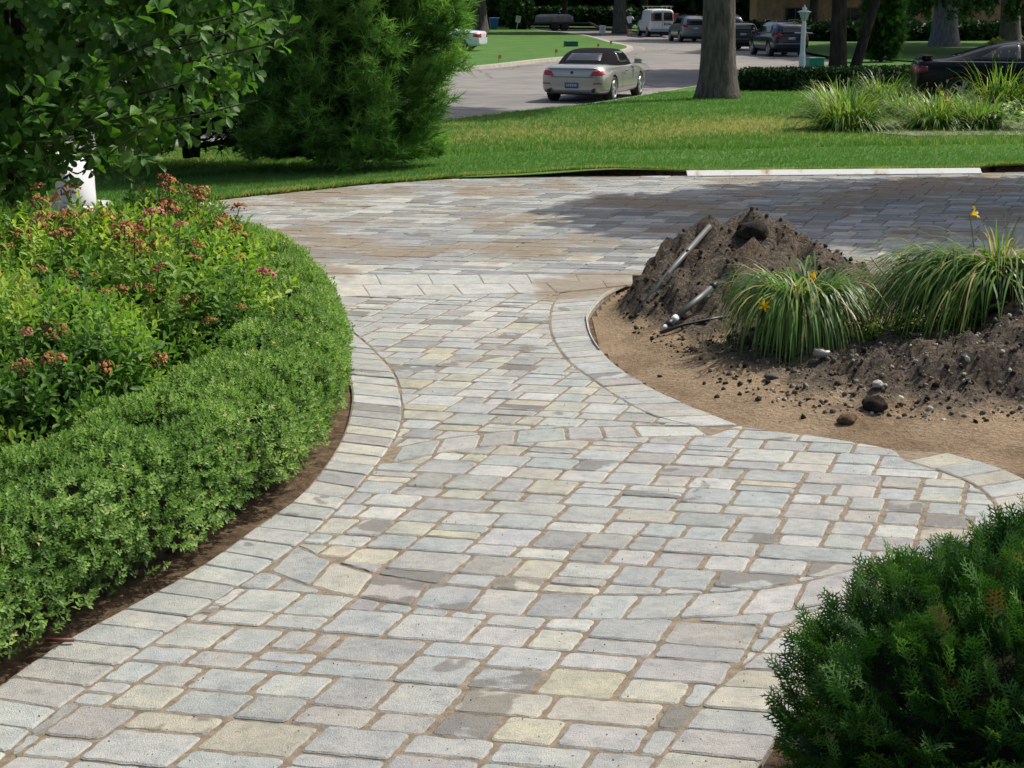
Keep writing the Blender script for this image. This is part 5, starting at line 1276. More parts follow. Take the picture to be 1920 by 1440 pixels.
for s in (1, -1):
    sk.patch('side_window', [(s * 2, -0.10, 1.0), (s * 2, 0.95, 1.0), (s * 2, 0.55, 1.31), (s * 2, -0.08, 1.36)], (-s, 0, 0), M_GLASS, sed)
    sk.patch('quarter_window', [(s * 2, -1.15, 1.02), (s * 2, -0.18, 1.0), (s * 2, -0.18, 1.36), (s * 2, -0.55, 1.31)], (-s, 0, 0), M_GLASS, sed)
    sk.patch('waist_line', [(s * 2, -2.0, 0.965), (s * 2, 1.1, 0.945), (s * 2, 1.1, 0.96), (s * 2, -2.0, 0.98)], (-s, 0, 0), plain('dull_chrome', (0.22, 0.24, 0.27), 0.3, 0.6), sed, 0.006, 24, 1)
    sk.patch('tail_lamp', [(s * 0.45, -3, 0.72), (s * 0.85, -3, 0.74), (s * 0.84, -3, 0.88), (s * 0.45, -3, 0.87)], (0, 1, 0), M_RED, sed, 0.014)
    sk.patch('side_lamp', [(s * 2, -2.30, 0.72), (s * 2, -2.12, 0.74), (s * 2, -2.12, 0.87), (s * 2, -2.28, 0.87)], (-s, 0, 0), plain('dark_red_lamp', (0.13, 0.006, 0.008), 0.2), sed, 0.008, 3, 3)
    mb = MB(); mb.box(s * 1.0, 0.78, 1.02, 0.18, 0.12, 0.13); mb.build('wing_mirror', B_BODY, sed, bevel=0.03)
    mb = MB(); mb.box(s * 0.62, -2.10, 1.03, 0.05, 0.10, 0.08); mb.build('spoiler_foot', B_BODY, sed)
mb = MB(); mb.box(0, -2.12, 1.075, 1.45, 0.22, 0.035); mb.build('boot_spoiler', B_BODY, sed, bevel=0.015)
sk.patch('windscreen', [(-0.62, 3, 1.02), (0.62, 3, 1.02), (0.52, 3, 1.36), (-0.52, 3, 1.36)], (0, -1, 0), M_GLASS, sed)
sk.patch('rear_window', [(-0.58, -3, 1.08), (0.58, -3, 1.08), (0.5, -3, 1.34), (-0.5, -3, 1.34)], (0, 1, 0), M_GLASS, sed)

tag(link('side_drive', mesh('side_drive', [(8.4, 36.4, -0.034), (20, 33.8, -0.034), (20, 37.4, -0.034), (8.4, 39.0, -0.034)] + [(8.4, 36.4, -0.4), (20, 33.8, -0.4), (20, 37.4, -0.4), (8.4, 39.0, -0.4)], [(0, 1, 2, 3), (0, 4, 5, 1), (3, 7, 4, 0), (2, 6, 7, 3)]), None, M_ROAD), kind='structure')

# -- white work van
V_BODY = plain('van_white', (0.80, 0.82, 0.82), 0.4, 0.0, 0.5, 0.4)
st = [(-2.60, 0.50, 1.05, 1.90, 0.93, 0.76), (-2.56, 0.42, 1.10, 2.02, 0.985, 0.82), (-2.2, 0.40, 1.12, 2.06, 1.0, 0.84), (-0.5, 0.38, 1.12, 2.07, 1.0, 0.84), (1.0, 0.38, 1.12, 2.05, 1.0, 0.82), (1.5, 0.38, 1.12, 1.85, 0.99, 0.78), (1.95, 0.38, 1.10, 1.28, 0.97, 0.76), (2.5, 0.42, 0.98, 1.08, 0.92, 0.72), (2.62, 0.48, 0.80, 0.88, 0.80, 0.6)]
van, sk = make_car('work_van', (10.9, 128.6, Z_ROAD), math.radians(7), 'white work van with ladder rack parked far down the road, rear doors facing us', st, V_BODY, ([-1.6, 1.7], 0.37, 0.21, 0.24, 0.98, 5, False), 'van')
for s in (-1, 1):
    sk.patch('door_window', [(s * 0.06, -4, 1.18), (s * 0.78, -4, 1.18), (s * 0.70, -4, 1.80), (s * 0.08, -4, 1.82)], (0, 1, 0), M_GLASS, van)
    sk.patch('tail_lamp', [(s * 0.86, -4, 1.18), (s * 0.95, -4, 1.18), (s * 0.89, -4, 1.75), (s * 0.81, -4, 1.75)], (0, 1, 0), M_RED, van, 0.01, 2, 8)
    sk.patch('side_window', [(s * 3, 0.75, 1.22), (s * 3, 1.65, 1.22), (s * 3, 1.35, 1.72), (s * 3, 0.75, 1.78)], (-s, 0, 0), M_GLASS, van)
    mb = MB(); mb.box(s * 1.15, 1.55, 1.32, 0.22, 0.12, 0.32); mb.build('wing_mirror', M_TRIM, van, bevel=0.03)
sk.patch('door_gap', [(-0.012, -4, 0.62), (0.012, -4, 0.62), (0.012, -4, 1.9), (-0.012, -4, 1.9)], (0, 1, 0), M_TRIM, van, 0.003, 1, 10)
pl = sk.patch('number_plate', [(0.10, -4, 0.86), (0.52, -4, 0.86), (0.52, -4, 1.04), (0.10, -4, 1.04)], (0, 1, 0), M_TRIM, van, 0.01, 4, 2); sk.patch('plate_face', [(0.17, -4, 0.89), (0.47, -4, 0.89), (0.47, -4, 1.01), (0.17, -4, 1.01)], (0, 1, 0), M_PLATE, pl, 0.018, 2, 1)
mb = MB(); mb.box(0, -2.66, 0.50, 1.86, 0.18, 0.20); mb.build('rear_bumper', plain('bumper_grey', (0.26, 0.31, 0.38), 0.45), van, bevel=0.03)
mb = MB()
for s in (-1, 1):
    mb.box(s * 0.72, -0.6, 2.24, 0.05, 3.6, 0.05)
    for y in (-2.2, -0.6, 1.0): mb.box(s * 0.72, y, 2.14, 0.05, 0.05, 0.2)
for y in (-2.2, -0.6, 1.0): mb.box(0, y, 2.22, 1.7, 0.05, 0.05)
mb.build('ladder_rack', plain('rack_cream', (0.45, 0.42, 0.32), 0.6), van)

# -- other parked cars
def suv(name, loc, rz, mat, label, roofz=1.68, rack=True, group='cars parked along the road'):
    st = [(-2.22, 0.50, 0.98, 1.20, 0.78, 0.62), (-2.18, 0.36, 1.02, 1.45, 0.88, 0.66), (-1.95, 0.30, 1.05, roofz - 0.06, 0.93, 0.68), (-1.0, 0.28, 1.04, roofz, 0.94, 0.70), (0.0, 0.28, 1.02, roofz - 0.01, 0.94, 0.70), (0.6, 0.28, 1.02, roofz - 0.12, 0.94, 0.68), (1.25, 0.28, 1.0, 1.15, 0.93, 0.72), (1.9, 0.32, 0.90, 1.0, 0.90, 0.68), (2.25, 0.42, 0.72, 0.80, 0.76, 0.55)]
    c, s_ = make_car(name, loc, rz, label, st, mat, ([-1.35, 1.35], 0.36, 0.24, 0.24, 0.92, 5, False), 'car', group)
    s_.patch('rear_window', [(-0.66, -3, 1.10), (0.66, -3, 1.10), (0.56, -3, roofz - 0.16), (-0.56, -3, roofz - 0.16)], (0, 1, 0), M_GLASS, c)
    for s in (1, -1):
        s_.patch('tail_lamp', [(s * 0.50, -3, 0.98), (s * 0.88, -3, 0.95), (s * 0.87, -3, 1.14), (s * 0.52, -3, 1.10)], (0, 1, 0), M_RED, c, 0.016)
        s_.patch('side_window', [(s * 2, -1.7, 1.12), (s * 2, 0.8, 1.10), (s * 2, 0.4, roofz - 0.2), (s * 2, -1.5, roofz - 0.18)], (-s, 0, 0), M_GLASS, c)
        if rack: mb = MB(); mb.box(s * 0.62, -0.7, roofz + 0.05, 0.04, 2.0, 0.04); mb.box(s * 0.62, -1.6, roofz + 0.02, 0.04, 0.06, 0.08); mb.box(s * 0.62, 0.2, roofz + 0.02, 0.04, 0.06, 0.1); mb.build('roof_rail', M_CHROME, c)
        mb = MB(); mb.box(s * 1.02, 0.85, 1.12, 0.2, 0.1, 0.15); mb.build('wing_mirror', mat, c, bevel=0.03)
    s_.patch('number_plate', [(-0.17, -3, 0.82), (0.17, -3, 0.82), (0.17, -3, 0.93), (-0.17, -3, 0.93)], (0, 1, 0), M_PLATE, c, 0.016, 4, 2)
    s_.patch('bumper_strip', [(-0.8, -3, 0.60), (0.8, -3, 0.60), (0.8, -3, 0.635), (-0.8, -3, 0.635)], (0, 1, 0), plain('dull_chrome', (0.22, 0.24, 0.27), 0.3, 0.6), c, 0.012, 12, 1)
    return c
suv('silver_minivan', (11.75, 113.0, Z_ROAD), math.radians(8), paint('grey_silver', (0.27, 0.28, 0.27), 0.5, 0.35), 'silver minivan parked between the white van and the thick tree trunk', 1.74)
suv('dark_blue_suv', (13.25, 84.2, Z_ROAD), math.radians(9), paint('navy_paint', (0.008, 0.012, 0.040), 0.2, 0.25), 'dark blue SUV parked behind the white lamp post, tail lamps facing us', 1.70)
suv('dark_hatchback', (12.3, 94.5, Z_ROAD), math.radians(9), paint('charcoal_paint', (0.02, 0.024, 0.03), 0.3, 0.3), 'dark hatchback parked in front of the blue SUV, its roof pale in the sun', 1.55, False)
suv('dark_car', (13.6, 108.0, Z_ROAD), math.radians(4), paint('black_blue_paint', (0.010, 0.011, 0.018), 0.2, 0.3), 'dark high car just right of the thick tree trunk', 1.85, False)
st = [(-2.36, 0.40, 0.72, 0.82, 0.74, 0.6), (-2.34, 0.28, 0.86, 0.99, 0.86, 0.68), (-2.1, 0.24, 0.92, 1.03, 0.92, 0.70), (-1.3, 0.22, 0.93, 1.06, 0.93, 0.70), (-0.65, 0.22, 0.92, 1.38, 0.93, 0.62), (0.2, 0.22, 0.92, 1.42, 0.93, 0.62), (1.1, 0.22, 0.90, 1.04, 0.93, 0.70), (2.0, 0.26, 0.76, 0.86, 0.88, 0.66), (2.36, 0.34, 0.60, 0.66, 0.72, 0.5)]
wc, sk = make_car('white_sedan', (-3.75, 88.0, -0.33), math.radians(76), 'white sedan across the road, only its tail showing past the pine', st, plain('white_paint', (0.66, 0.70, 0.76), 0.3, 0, 0.5, 0.6), ([-1.38, 1.38], 0.32, 0.22, 0.22, 0.9, 5, False))
for s in (1, -1):
    sk.patch('tail_lamp', [(s * 0.50, -3, 0.70), (s * 0.88, -3, 0.72), (s * 0.86, -3, 0.90), (s * 0.52, -3, 0.88)], (0, 1, 0), M_RED, wc, 0.016)
    sk.patch('side_lamp', [(s * 2, -2.30, 0.70), (s * 2, -2.0, 0.74), (s * 2, -2.05, 0.88), (s * 2, -2.28, 0.89)], (-s, 0, 0), M_RED, wc, 0.01, 3, 3)
    sk.patch('side_window', [(s * 2, -1.0, 1.0), (s * 2, 0.95, 1.0), (s * 2, 0.5, 1.33), (s * 2, -0.5, 1.33)], (-s, 0, 0), M_GLASS, wc)

# -- flatbed trailer with a tarped load and two ramps
tr = empty('flatbed_trailer', (4.4, 152.5, Z_ROAD), 0.05, 'dark flatbed trailer with a grey tarped load and ramps let down, in the shade', 'trailer')
M_STEEL = plain('dark_steel', (0.03, 0.03, 0.032), 0.6, 0.3, var=0.3)
mb = MB(); mb.box(0.0, 0, 0.66, 5.2, 2.2, 0.14); mb.box(-2.9, 0, 0.60, 0.9, 0.2, 0.12); mb.build('deck', M_STEEL, tr, bevel=0.02)
mb = MB(); mb.add([(x, y, z) for z, a, b in ((0.0, 1.0, 1.0), (0.55, 0.96, 0.95), (0.72, 0.72, 0.8)) for x, y in ((-1.7 * a, -0.95 * b), (-0.5 * a, -1.0 * b), (0.6 * a, -0.92 * b), (1.8 * a, -0.9 * b), (1.8 * a, 0.9 * b), (-1.7 * a, 0.95 * b))], [tuple(range(5, -1, -1)), (12, 13, 14, 15, 16, 17)] + [(k * 6 + i, k * 6 + (i + 1) % 6, k * 6 + 6 + (i + 1) % 6, k * 6 + 6 + i) for k in range(2) for i in range(6)])
mb.build('tarped_load', rough_mat('grey_tarp', [(0.3, (0.10, 0.105, 0.115)), (0.7, (0.27, 0.28, 0.30))], 2.5, 0.6, 5, 1, 0.1, world=False), tr, True, bevel=0.06, loc=(-0.7, 0, 0.735))
for s in (-1, 1): mb = MB(); mb.tube([(2.55, s * 0.65, 0.70), (4.0, s * 0.65, 0.04)], 0.09, 4); mb.build('ramp', plain('ramp_metal', (0.16, 0.16, 0.165), 0.6, 0.2), tr)
for x in (-0.6, 0.3):
    for s in (-1, 1): mb = MB(); mb.lathe([(0.05, -0.1), (0.33, -0.1), (0.36, 0), (0.33, 0.1), (0.05, 0.1)], 18, axis='Y'); mb.build('wheel', M_TYRE, tr, True, loc=(x, s * 1.0, 0.36))

# ------------------------------------------------------------------ street furniture
M_POST = plain('white_post_paint', (0.62, 0.68, 0.66), 0.5, var=0.08)
lp = empty('lamp_post', (9.75, 56.6, zl(9.75, 56.6) - 0.02), 0, 'white lamp post with lantern head and short cross bar, standing in the clipped hedge', 'lamp')
lp.rotation_euler = (0, math.radians(0.6), 0.3)
mb = MB(); mb.lathe([(0.115, 0.0), (0.115, 0.75), (0.10, 0.80), (0.088, 0.9), (0.088, 1.72), (0.075, 1.78), (0.07, 1.90)], 8); mb.build('post', M_POST, lp)
mb = MB(); mb.tube([(-0.32, 0, 1.50), (0.32, 0, 1.50)], 0.018, 8); mb.build('cross_bar', M_POST, lp)
mb = MB(); mb.lathe([(0.065, 1.88), (0.085, 1.93), (0.17, 2.17), (0.165, 2.18)], 8); mb.build('lantern_glass', plain('milky_glass', (0.36, 0.41, 0.37), 0.25), lp)
mb = MB()
for k in range(8): a = k * math.pi / 4; mb.tube([(0.088 * math.cos(a), 0.088 * math.sin(a), 1.93), (0.176 * math.cos(a), 0.176 * math.sin(a), 2.175)], 0.009, 5)
mb.build('lantern_frame', M_POST, lp)
mb = MB(); mb.lathe([(0.225, 2.17), (0.23, 2.185), (0.12, 2.235), (0.06, 2.25), (0.085, 2.28), (0.085, 2.31), (0.03, 2.34), (0.025, 2.36), (0.035, 2.375), (0.004, 2.42)], 12); mb.build('lantern_cap', M_POST, lp, True)

def utility_box(name, loc, sx, sy, sz, col, label):
    r_ = empty(name, loc, 0.15, label, 'utility box'); m_ = plain(name + '_paint', col, 0.5, var=0.12)
    mb = MB(); mb.box(0, 0, sz * 0.42, sx, sy, sz * 0.84, 0, 0.97); mb.build('cabinet', m_, r_, bevel=0.015)
    mb = MB(); mb.box(0, 0, sz * 0.90, sx * 1.05, sy * 1.06, sz * 0.12, 0, 0.9); mb.build('lid', m_, r_, bevel=0.015)
utility_box('teal_utility_box', (11.95, 66.4, zl(12.6, 66.4)), 0.62, 0.5, 0.38, (0.01, 0.22, 0.15), 'teal utility box by the kerb, right of the white lamp post')
utility_box('green_utility_box', (3.35, 96.0, -0.33), 0.75, 0.6, 0.32, (0.01, 0.105, 0.075), 'dark green utility box on the lawn across the road')
bn = empty('wheeled_bin', (-1.62, 150.0, -0.33), 0.2, 'blue wheeled bin beside a tree trunk across the road', 'bin')
M_BLUE = plain('blue_bin_plastic', (0.015, 0.09, 0.36), 0.45, var=0.1)
mb = MB(); mb.add([(-0.27, -0.27, 0.05), (0.27, -0.27, 0.05), (0.27, 0.27, 0.05), (-0.27, 0.27, 0.05), (-0.40, -0.40, 0.98), (0.40, -0.40, 0.98), (0.40, 0.36, 0.98), (-0.40, 0.36, 0.98)], [(3, 2, 1, 0), (4, 5, 6, 7), (0, 1, 5, 4), (1, 2, 6, 5), (2, 3, 7, 6), (3, 0, 4, 7)]); mb.build('tub', M_BLUE, bn, bevel=0.03)
mb = MB(); mb.box(0, -0.02, 1.02, 0.86, 0.84, 0.08, 0, 0.9); mb.build('lid', M_BLUE, bn, bevel=0.02)
for s in (-1, 1): mb = MB(); mb.lathe([(0.03, -0.04), (0.13, -0.04), (0.13, 0.04), (0.03, 0.04)], 14, (s * 0.33, 0.30, 0.13), 'X'); mb.build('wheel', M_TYRE, bn, True)
def yard_sign(loc, h, w, hh, rz, tilt, label):
    r_ = empty('yard_sign', loc, rz, label, 'sign', 'white yard signs'); r_.rotation_euler = (0, tilt, rz)
    mb = MB(); mb.box(0, 0, h / 2, 0.06, 0.04, h); mb.build('stake', M_WHITE, r_)
    mb = MB(); mb.box(0, -0.04, h - hh / 2, w, 0.03, hh); p_ = mb.build('panel', M_WHITE, r_)
    mb = MB()
    for k in range(3): mb.box(0, -0.0575, h - hh * (0.25 + 0.22 * k), w * (0.6 - 0.1 * k), 0.004, 0.05)
    mb.build('print', plain('faded_print', (0.28, 0.25, 0.24), 0.7), p_)
yard_sign((0.36, 142.0, -0.33), 1.30, 0.42, 0.55, 0.1, 0.16, 'small white sign on a tall stake near the blue bin')
yard_sign((7.05, 132.0, Z_ROAD), 0.78, 0.50, 0.62, -0.1, 0.03, 'low white sign at the roadside left of the van')
M_FLAG = plain('orange_flag', (0.75, 0.12, 0.05), 0.6, var=0.1)
def flag(loc, label):
    r_ = empty('marker_flag', loc, 0.2, label, 'flag', 'orange marker flags in the lawn')
    mb = MB(); mb.tube([(0, 0, 0), (0, 0, 0.30)], 0.008, 5); mb.build('wire', M_PIPE, r_)
    mb = MB(); mb.box(0.05, 0, 0.23, 0.12, 0.012, 0.15); mb.build('cloth', M_FLAG, r_)
for (px, py, lab) in ((935, 117, 'orange marker flag in the sunny grass, nearest to the pine'), (1041, 105, 'orange marker flag just left of the convertible roof'), (1120, 93, 'orange marker flag above the convertible roof'), (1144, 87, 'pinkish marker flag at the tip of the lawn across the road')):
    flag(G(px, py, -0.33), lab)
rock('lawn_boulder', G(868, 120, -0.33) + Vector((0, 0, 0.06)), (0.26, 0.2, 0.2), M_PALE, 'pale boulder at the kerb beside the pine', 0.8, 6)

# ------------------------------------------------------------------ trees beyond the lawn
M_CROWN = leaf_mat('tree_leaf', [(0.0, (0.016, 0.048, 0.012)), (0.5, (0.036, 0.100, 0.020)), (1.0, (0.085, 0.19, 0.035))], 0.3, 0.5, 0.3)
LEAFC = compose(leaf_quad(0.6, 0.08, 0.06), [((0, 0, 0), (math.cos(a) * 0.8, math.sin(a) * 0.8, 0.3 * (-1) ** k), (0.2 * math.cos(a * 3), 0.3, 1), 1.0) for k, a in enumerate((0.2, 1.5, 2.7, 4.0, 5.2))])
def crown(root, blobs, n, size, tone=0.45, name='crown', mat=None):
    P = []; w = np.array([b[3] * b[4] for b in blobs]); w = w / w.sum()
    for (cx, cy, cz, rx, rz), q in zip(blobs, w):
        k = int(n * q); u = rand_dirs(k); r = 0.35 + 0.65 * rng.random(k) ** 0.6; P.append(u * r[:, None] * np.array([rx, rx, rz]) + np.array([cx, cy, cz]))
    P = np.concatenate(P); m = len(P); P += rng.normal(size=(m, 3)) * size * 0.4
    t = np.clip(tone + 0.22 * rng.normal(size=m), 0, 1)
    o = link(name, scatter(name, LEAFC[0], LEAFC[1], P, frames(rand_dirs(m), rand_dirs(m)), size * (0.7 + 0.6 * rng.random(m)), t), root, mat or M_CROWN); o['kind'] = 'stuff'; return o
def big_tree(loc, r, h, blobs, n, size, label, lean=(0, 0), bark=None, flare=1.5, name='tree', tone=0.45):
    root = empty(name, loc, 0, label, 'tree', 'street and yard trees'); mb = MB(); pts = []; rad = []
    for k in range(15):
        t = (k / 14) ** 1.5; z = h * t; pts.append((lean[0] * z + 0.03 * r * fbm(z, 1, r), lean[1] * z, z - 0.08)); rad.append(r * (1 + (flare - 1) * math.exp(-z / (r * 1.1))) * (1 - 0.35 * t))
    mb.tube(pts, rad, 22)
    for i, v in enumerate(mb.v):
        a = math.atan2(v[1] - pts[i // 22][1] if i < 15 * 22 else 0, v[0] - pts[min(i // 22, 14)][0]); kk = 1 + 0.07 * math.sin(a * 5 + r) * math.exp(-v[2] / (2 * r)) + 0.03 * fbm(a * 3, v[2] * 0.6, r)
        c = pts[min(i // 22, 14)]; mb.v[i] = (c[0] + (v[0] - c[0]) * kk, c[1] + (v[1] - c[1]) * kk, v[2])
    mb.build('trunk', bark or M_BARK, root, True)
    br = MB(); tip = Vector(pts[-1])
    for b in blobs:
        c = Vector(b[:3]); br.tube([tip - Vector((0, 0, 0.6)), tip.lerp(c, 0.5) + Vector((0, 0, 0.3)), c + Vector((0, 0, b[4] * 0.4))], [r * 0.42, r * 0.25, r * 0.06], 8)
    br.build('limbs', bark or M_BARK, root, True)
    if n: crown(root, blobs, n, size, tone)
    return root
def bark_mat(name, a, b, c): 
    m, nt, bs = new_mat(name); oc = N(nt, 'ShaderNodeTexCoord').outputs['Object']; mp = N(nt, 'ShaderNodeMapping'); mp.inputs['Scale'].default_value = (1, 1, 0.22); nt.links.new(oc, mp.inputs[0])
    n1 = tex_noise(nt, 9.0, 8, 0.7, mp.outputs[0]); nt.links.new(ramp(nt, n1, [(0.3, a), (0.5, b), (0.7, c)]), bs.inputs['Base Color']); bs.inputs['Roughness'].default_value = 0.95; bs.inputs['Specular IOR Level'].default_value = 0.1
    bump(nt, bs, n1, 1.0, 0.12); return m
BK_GREY = bark_mat('furrowed_bark', (0.055, 0.046, 0.040), (0.125, 0.108, 0.092), (0.21, 0.185, 0.16))
BK_PALE = bark_mat('pale_bark', (0.10, 0.10, 0.105), (0.19, 0.19, 0.20), (0.30, 0.29, 0.28))
BK_DARK = bark_mat('dark_bark', (0.022, 0.018, 0.015), (0.05, 0.042, 0.035), (0.09, 0.075, 0.06))
def yard_z(x, y): return -0.34
big_tree((5.42, 44.2, zl(5.42, 44.2)), 0.455, 11.0, [(0.4, 0.5, 16.5, 4.8, 4.0), (-1.6, 1.5, 15.0, 2.8, 2.4), (2.0, -0.5, 15.5, 3.0, 2.5)], 5200, 0.42, 'thick grey furrowed tree trunk on the lawn beside the convertible', (-0.012, 0.0), BK_GREY, 1.45)
# shade tree to the right of the driveway, outside the picture: only its shadow shows
big_tree((9.9, 20.9, 0.0), 0.2, 4.2, [(-1.2, -0.5, 6.3, 3.1, 2.2), (0.9, 0.2, 6.8, 2.9, 2.2), (-3.2, -0.9, 6.0, 2.3, 1.6), (2.6, -1.0, 6.2, 2.4, 1.8)], 11000, 0.24, 'leafy shade tree standing right of the driveway', (0, 0), BK_GREY, 1.3)
big_tree((11.55, 59.6, zl(11.5, 59.6)), 0.31, 6.0, [(0, 0, 8.0, 4.0, 2.2), (3.5, 1.6, 8.4, 3.6, 2.0), (2, 6, 9, 5, 2)], 5200, 0.4, 'dark straight trunk right of the lamp post', (-0.02, 0), BK_DARK, 1.25)
big_tree((12.15, 59.9, zl(12.1, 59.9)), 0.20, 6.5, [(1.0, 0.5, 8.3, 2.2, 1.8)], 1500, 0.35, 'thinner dark trunk leaning right out of the same root as the straight one', (0.26, 0.0), BK_DARK, 1.2)
big_tree((24.6, 96.0, -0.33), 0.72, 7.0, [(0, 0, 11.0, 6.0, 4.0), (-4, -4, 9.0, 5.5, 2.6), (5, -5, 10, 6, 3), (0, -12, 10, 6, 2.5), (8, -16, 10, 6, 2.5)], 11000, 0.6, 'very thick pale grey trunk behind the black coupe', (-0.015, 0), BK_PALE, 1.35)
big_tree((30.4, 103.0, -0.33), 0.62, 7.0, [(0, 0, 10.5, 5.0, 4.0)], 3200, 0.5, 'thick brownish trunk at the top right corner, forking low', (-0.06, 0), BK_GREY, 1.3)
big_tree((-2.95, 141.0, -0.33), 0.85, 7.0, [(0, 0, 10.5, 6.5, 4.5), (-5, -3, 9, 4, 3.0)], 4200, 0.6, 'broad trunk across the road, left of the blue bin', (0, 0), BK_GREY, 1.3)
big_tree((8.7, 137.0, -0.33), 0.55, 8.0, [(0, 0, 11, 6.0, 4.0)], 3200, 0.6, 'brown trunk just left of the white van', (0.01, 0), BK_GREY, 1.2)
big_tree((16.4, 141.0, -0.33), 0.50, 8.0, [(0, 0, 11, 6.0, 4.0)], 3200, 0.6, 'dark trunk behind the silver minivan', (0, 0), BK_DARK, 1.2)
big_tree((-14.0, 112.0, -0.33), 0.5, 7.0, [(0, 0, 10, 6.5, 4.0), (4, 3, 9, 4, 3)], 4200, 0.6, 'shade tree on the lawn across the road, hidden behind the pine', (0, 0), BK_GREY, 1.2)
for k, (x, y, r) in enumerate(((-9, 163, 0.4), (1.0, 171, 0.35), (5.2, 168, 0.3), (12.5, 160, 0.4), (25.5, 146, 0.45), (21.0, 118.0, 0.35), (27, 128, 0.5))):
    big_tree((x, y, -0.34), r, 8.0, [(0, 0, 11, 6.5, 4.2)], 2600, 0.7, ['dark trunk in the shade at the far left behind the lawn', 'thin dark trunk behind the trailer load', 'thin dark trunk behind the trailer ramps', 'dark trunk between the trailer and the van', 'dark trunk right of the thick tree, far back', 'dark trunk close behind the parked dark cars', 'dark trunk in front of the tan house'][k], (0.01 * (k % 3 - 1), 0), BK_DARK, 1.2)

# hanging foliage of the pale-barked tree
wl_ = empty('hanging_branches', (21.5, 82.0, 0), 0, 'bright green leafy branches hanging into view over the black coupe', 'branches')
P = []
for k in range(90):
    x = rng.uniform(-2.6, 4.6); y = rng.uniform(-1.2, 1.2); zb = 1.35 + 0.9 * abs(fbm(x * 0.9, 2.0, 1)) + rng.uniform(-0.25, 0.6) + (0.5 if 1.5 < x < 2.6 else 0)
    for j in range(26): t = j / 26; P.append((x + 0.10 * rng.normal(), y + 0.1 * rng.normal(), zb + t * 2.6 + 0.05 * rng.normal()))
P = np.array(P); m = len(P); link('foliage', scatter('foliage', LEAFC[0], LEAFC[1], P, frames(unit(np.array([0, 0, -1.0]) + 0.6 * rand_dirs(m)), rand_dirs(m)), 0.16 + 0.08 * rng.random(m), np.clip(0.72 + 0.2 * rng.normal(size=m), 0, 1)), wl_, M_CROWN)['kind'] = 'stuff'
mb = MB()
for k in range(14): x = rng.uniform(-2.4, 4.4); mb.tube([(x, 0, 4.6), (x + 0.1, 0, 3.0), (x + 0.15, 0, 1.9)], [0.02, 0.012, 0.004], 5)
mb.build('twigs', M_TWIG, wl_)

# upright evergreen, clipped hedge round the lamp, shrubs
arborvitae('upright_evergreen', (15.65, 71.5, -0.34), [((0, 0, 1.3, 0.82, 0.8, 1.35), 0.5), ((0, 0, 2.6, 0.75, 0.7, 1.5), 0.5)], 2600, 0.34, 'dark upright evergreen between the twin trunks and the pale trunk', bright=0.36, lo=0.18)
M_YEW = leaf_mat('yew_leaf', [(0.0, (0.008, 0.026, 0.008)), (0.5, (0.018, 0.055, 0.014)), (1.0, (0.05, 0.12, 0.028))], 0.15, 0.6, 0.25)
def clipped_hedge(name, pts, hw, h, n, size, label, zf, mat=None, tone=0.4):
    root = empty(name, (0, 0, 0), 0, label, 'hedge'); path = np.array(resample(pts, 120)); ii = rng.integers(0, 120, n); th = rng.random(n) * math.pi
    T = np.gradient(path, axis=0); T = unit(T); Ln = np.stack([-T[:, 1], T[:, 0]], 1); c = np.cos(th); s = np.sin(th); a = np.sign(c) * np.abs(c) ** 0.5; b = s ** 0.5; w = 1 - 0.2 * rng.random(n) ** 2
    P = np.stack([path[ii, 0] + Ln[ii, 0] * a * hw * w, path[ii, 1] + Ln[ii, 1] * a * hw * w, b * h * w], 1); P[:, 2] += np.array([zf(x, y) for x, y in P[:, :2]]); P += rng.normal(size=(n, 3)) * size * 0.3
    link('foliage', scatter('foliage', LEAFC[0], LEAFC[1], P, frames(rand_dirs(n), rand_dirs(n)), size * (0.7 + 0.6 * rng.random(n)), np.clip(tone + 0.2 * rng.normal(size=n), 0, 1)), root, mat or M_YEW)['kind'] = 'stuff'
    v = []; f = []; K = 9
    for i in range(0, 120, 3):
        z0 = zf(path[i, 0], path[i, 1])
        for k in range(K): t = math.pi * k / (K - 1); cc, ss = math.cos(t), math.sin(t); v.append((path[i, 0] + Ln[i, 0] * hw * 0.82 * math.copysign(abs(cc) ** 0.5, cc), path[i, 1] + Ln[i, 1] * hw * 0.82 * math.copysign(abs(cc) ** 0.5, cc), z0 - 0.03 + h * 0.85 * abs(ss) ** 0.5))
    for i in range(len(v) // K - 1):
        for k in range(K - 1): f.append((i * K + k, i * K + k + 1, (i + 1) * K + k + 1, (i + 1) * K + k))
    f.append(tuple(range(K))); f.append(tuple(len(v) - K + k for k in range(K))[::-1])
    link('inner_growth', mesh('inner_growth', v, f, True), root, MATS['hedge_inside']); return root
clipped_hedge('clipped_yew_hedge', [(6.75, 48.6), (8.0, 48.0), (10.0, 48.2), (12.5, 49.0)], 0.62, 0.60, 9000, 0.075, 'low dark clipped hedge at the foot of the lamp post', zl)
clipped_hedge('dark_shrub_row', [(15.5, 112.0), (21, 108.0), (30, 110.0), (44, 116)], 1.0, 1.0, 5000, 0.3, 'dark shrub row in front of the tan house', yard_z, tone=0.3)
clipped_hedge('dark_hedge_row', [(-30, 178.0), (-8, 176.0), (4, 174.0), (12, 168)], 1.4, 1.6, 5000, 0.4, 'dark hedge row in the shade behind the trailer', yard_z, tone=0.3)
def shrub(loc, r, h, n, size, label, tone, mat=None):
    root = empty('shrub', loc, 0, label, 'shrub', 'garden shrubs'); crown(root, [(0, 0, h * 0.5, r, h * 0.52)], n, size, tone, 'foliage', mat)
    mb = MB()
    for k in range(5): a = 1.26 * k; mb.tube([(0.05 * math.cos(a), 0.05 * math.sin(a), -0.05), (r * 0.5 * math.cos(a), r * 0.5 * math.sin(a), h * 0.6)], [0.03, 0.01], 5)
    mb.build('stems', M_TWIG, root)
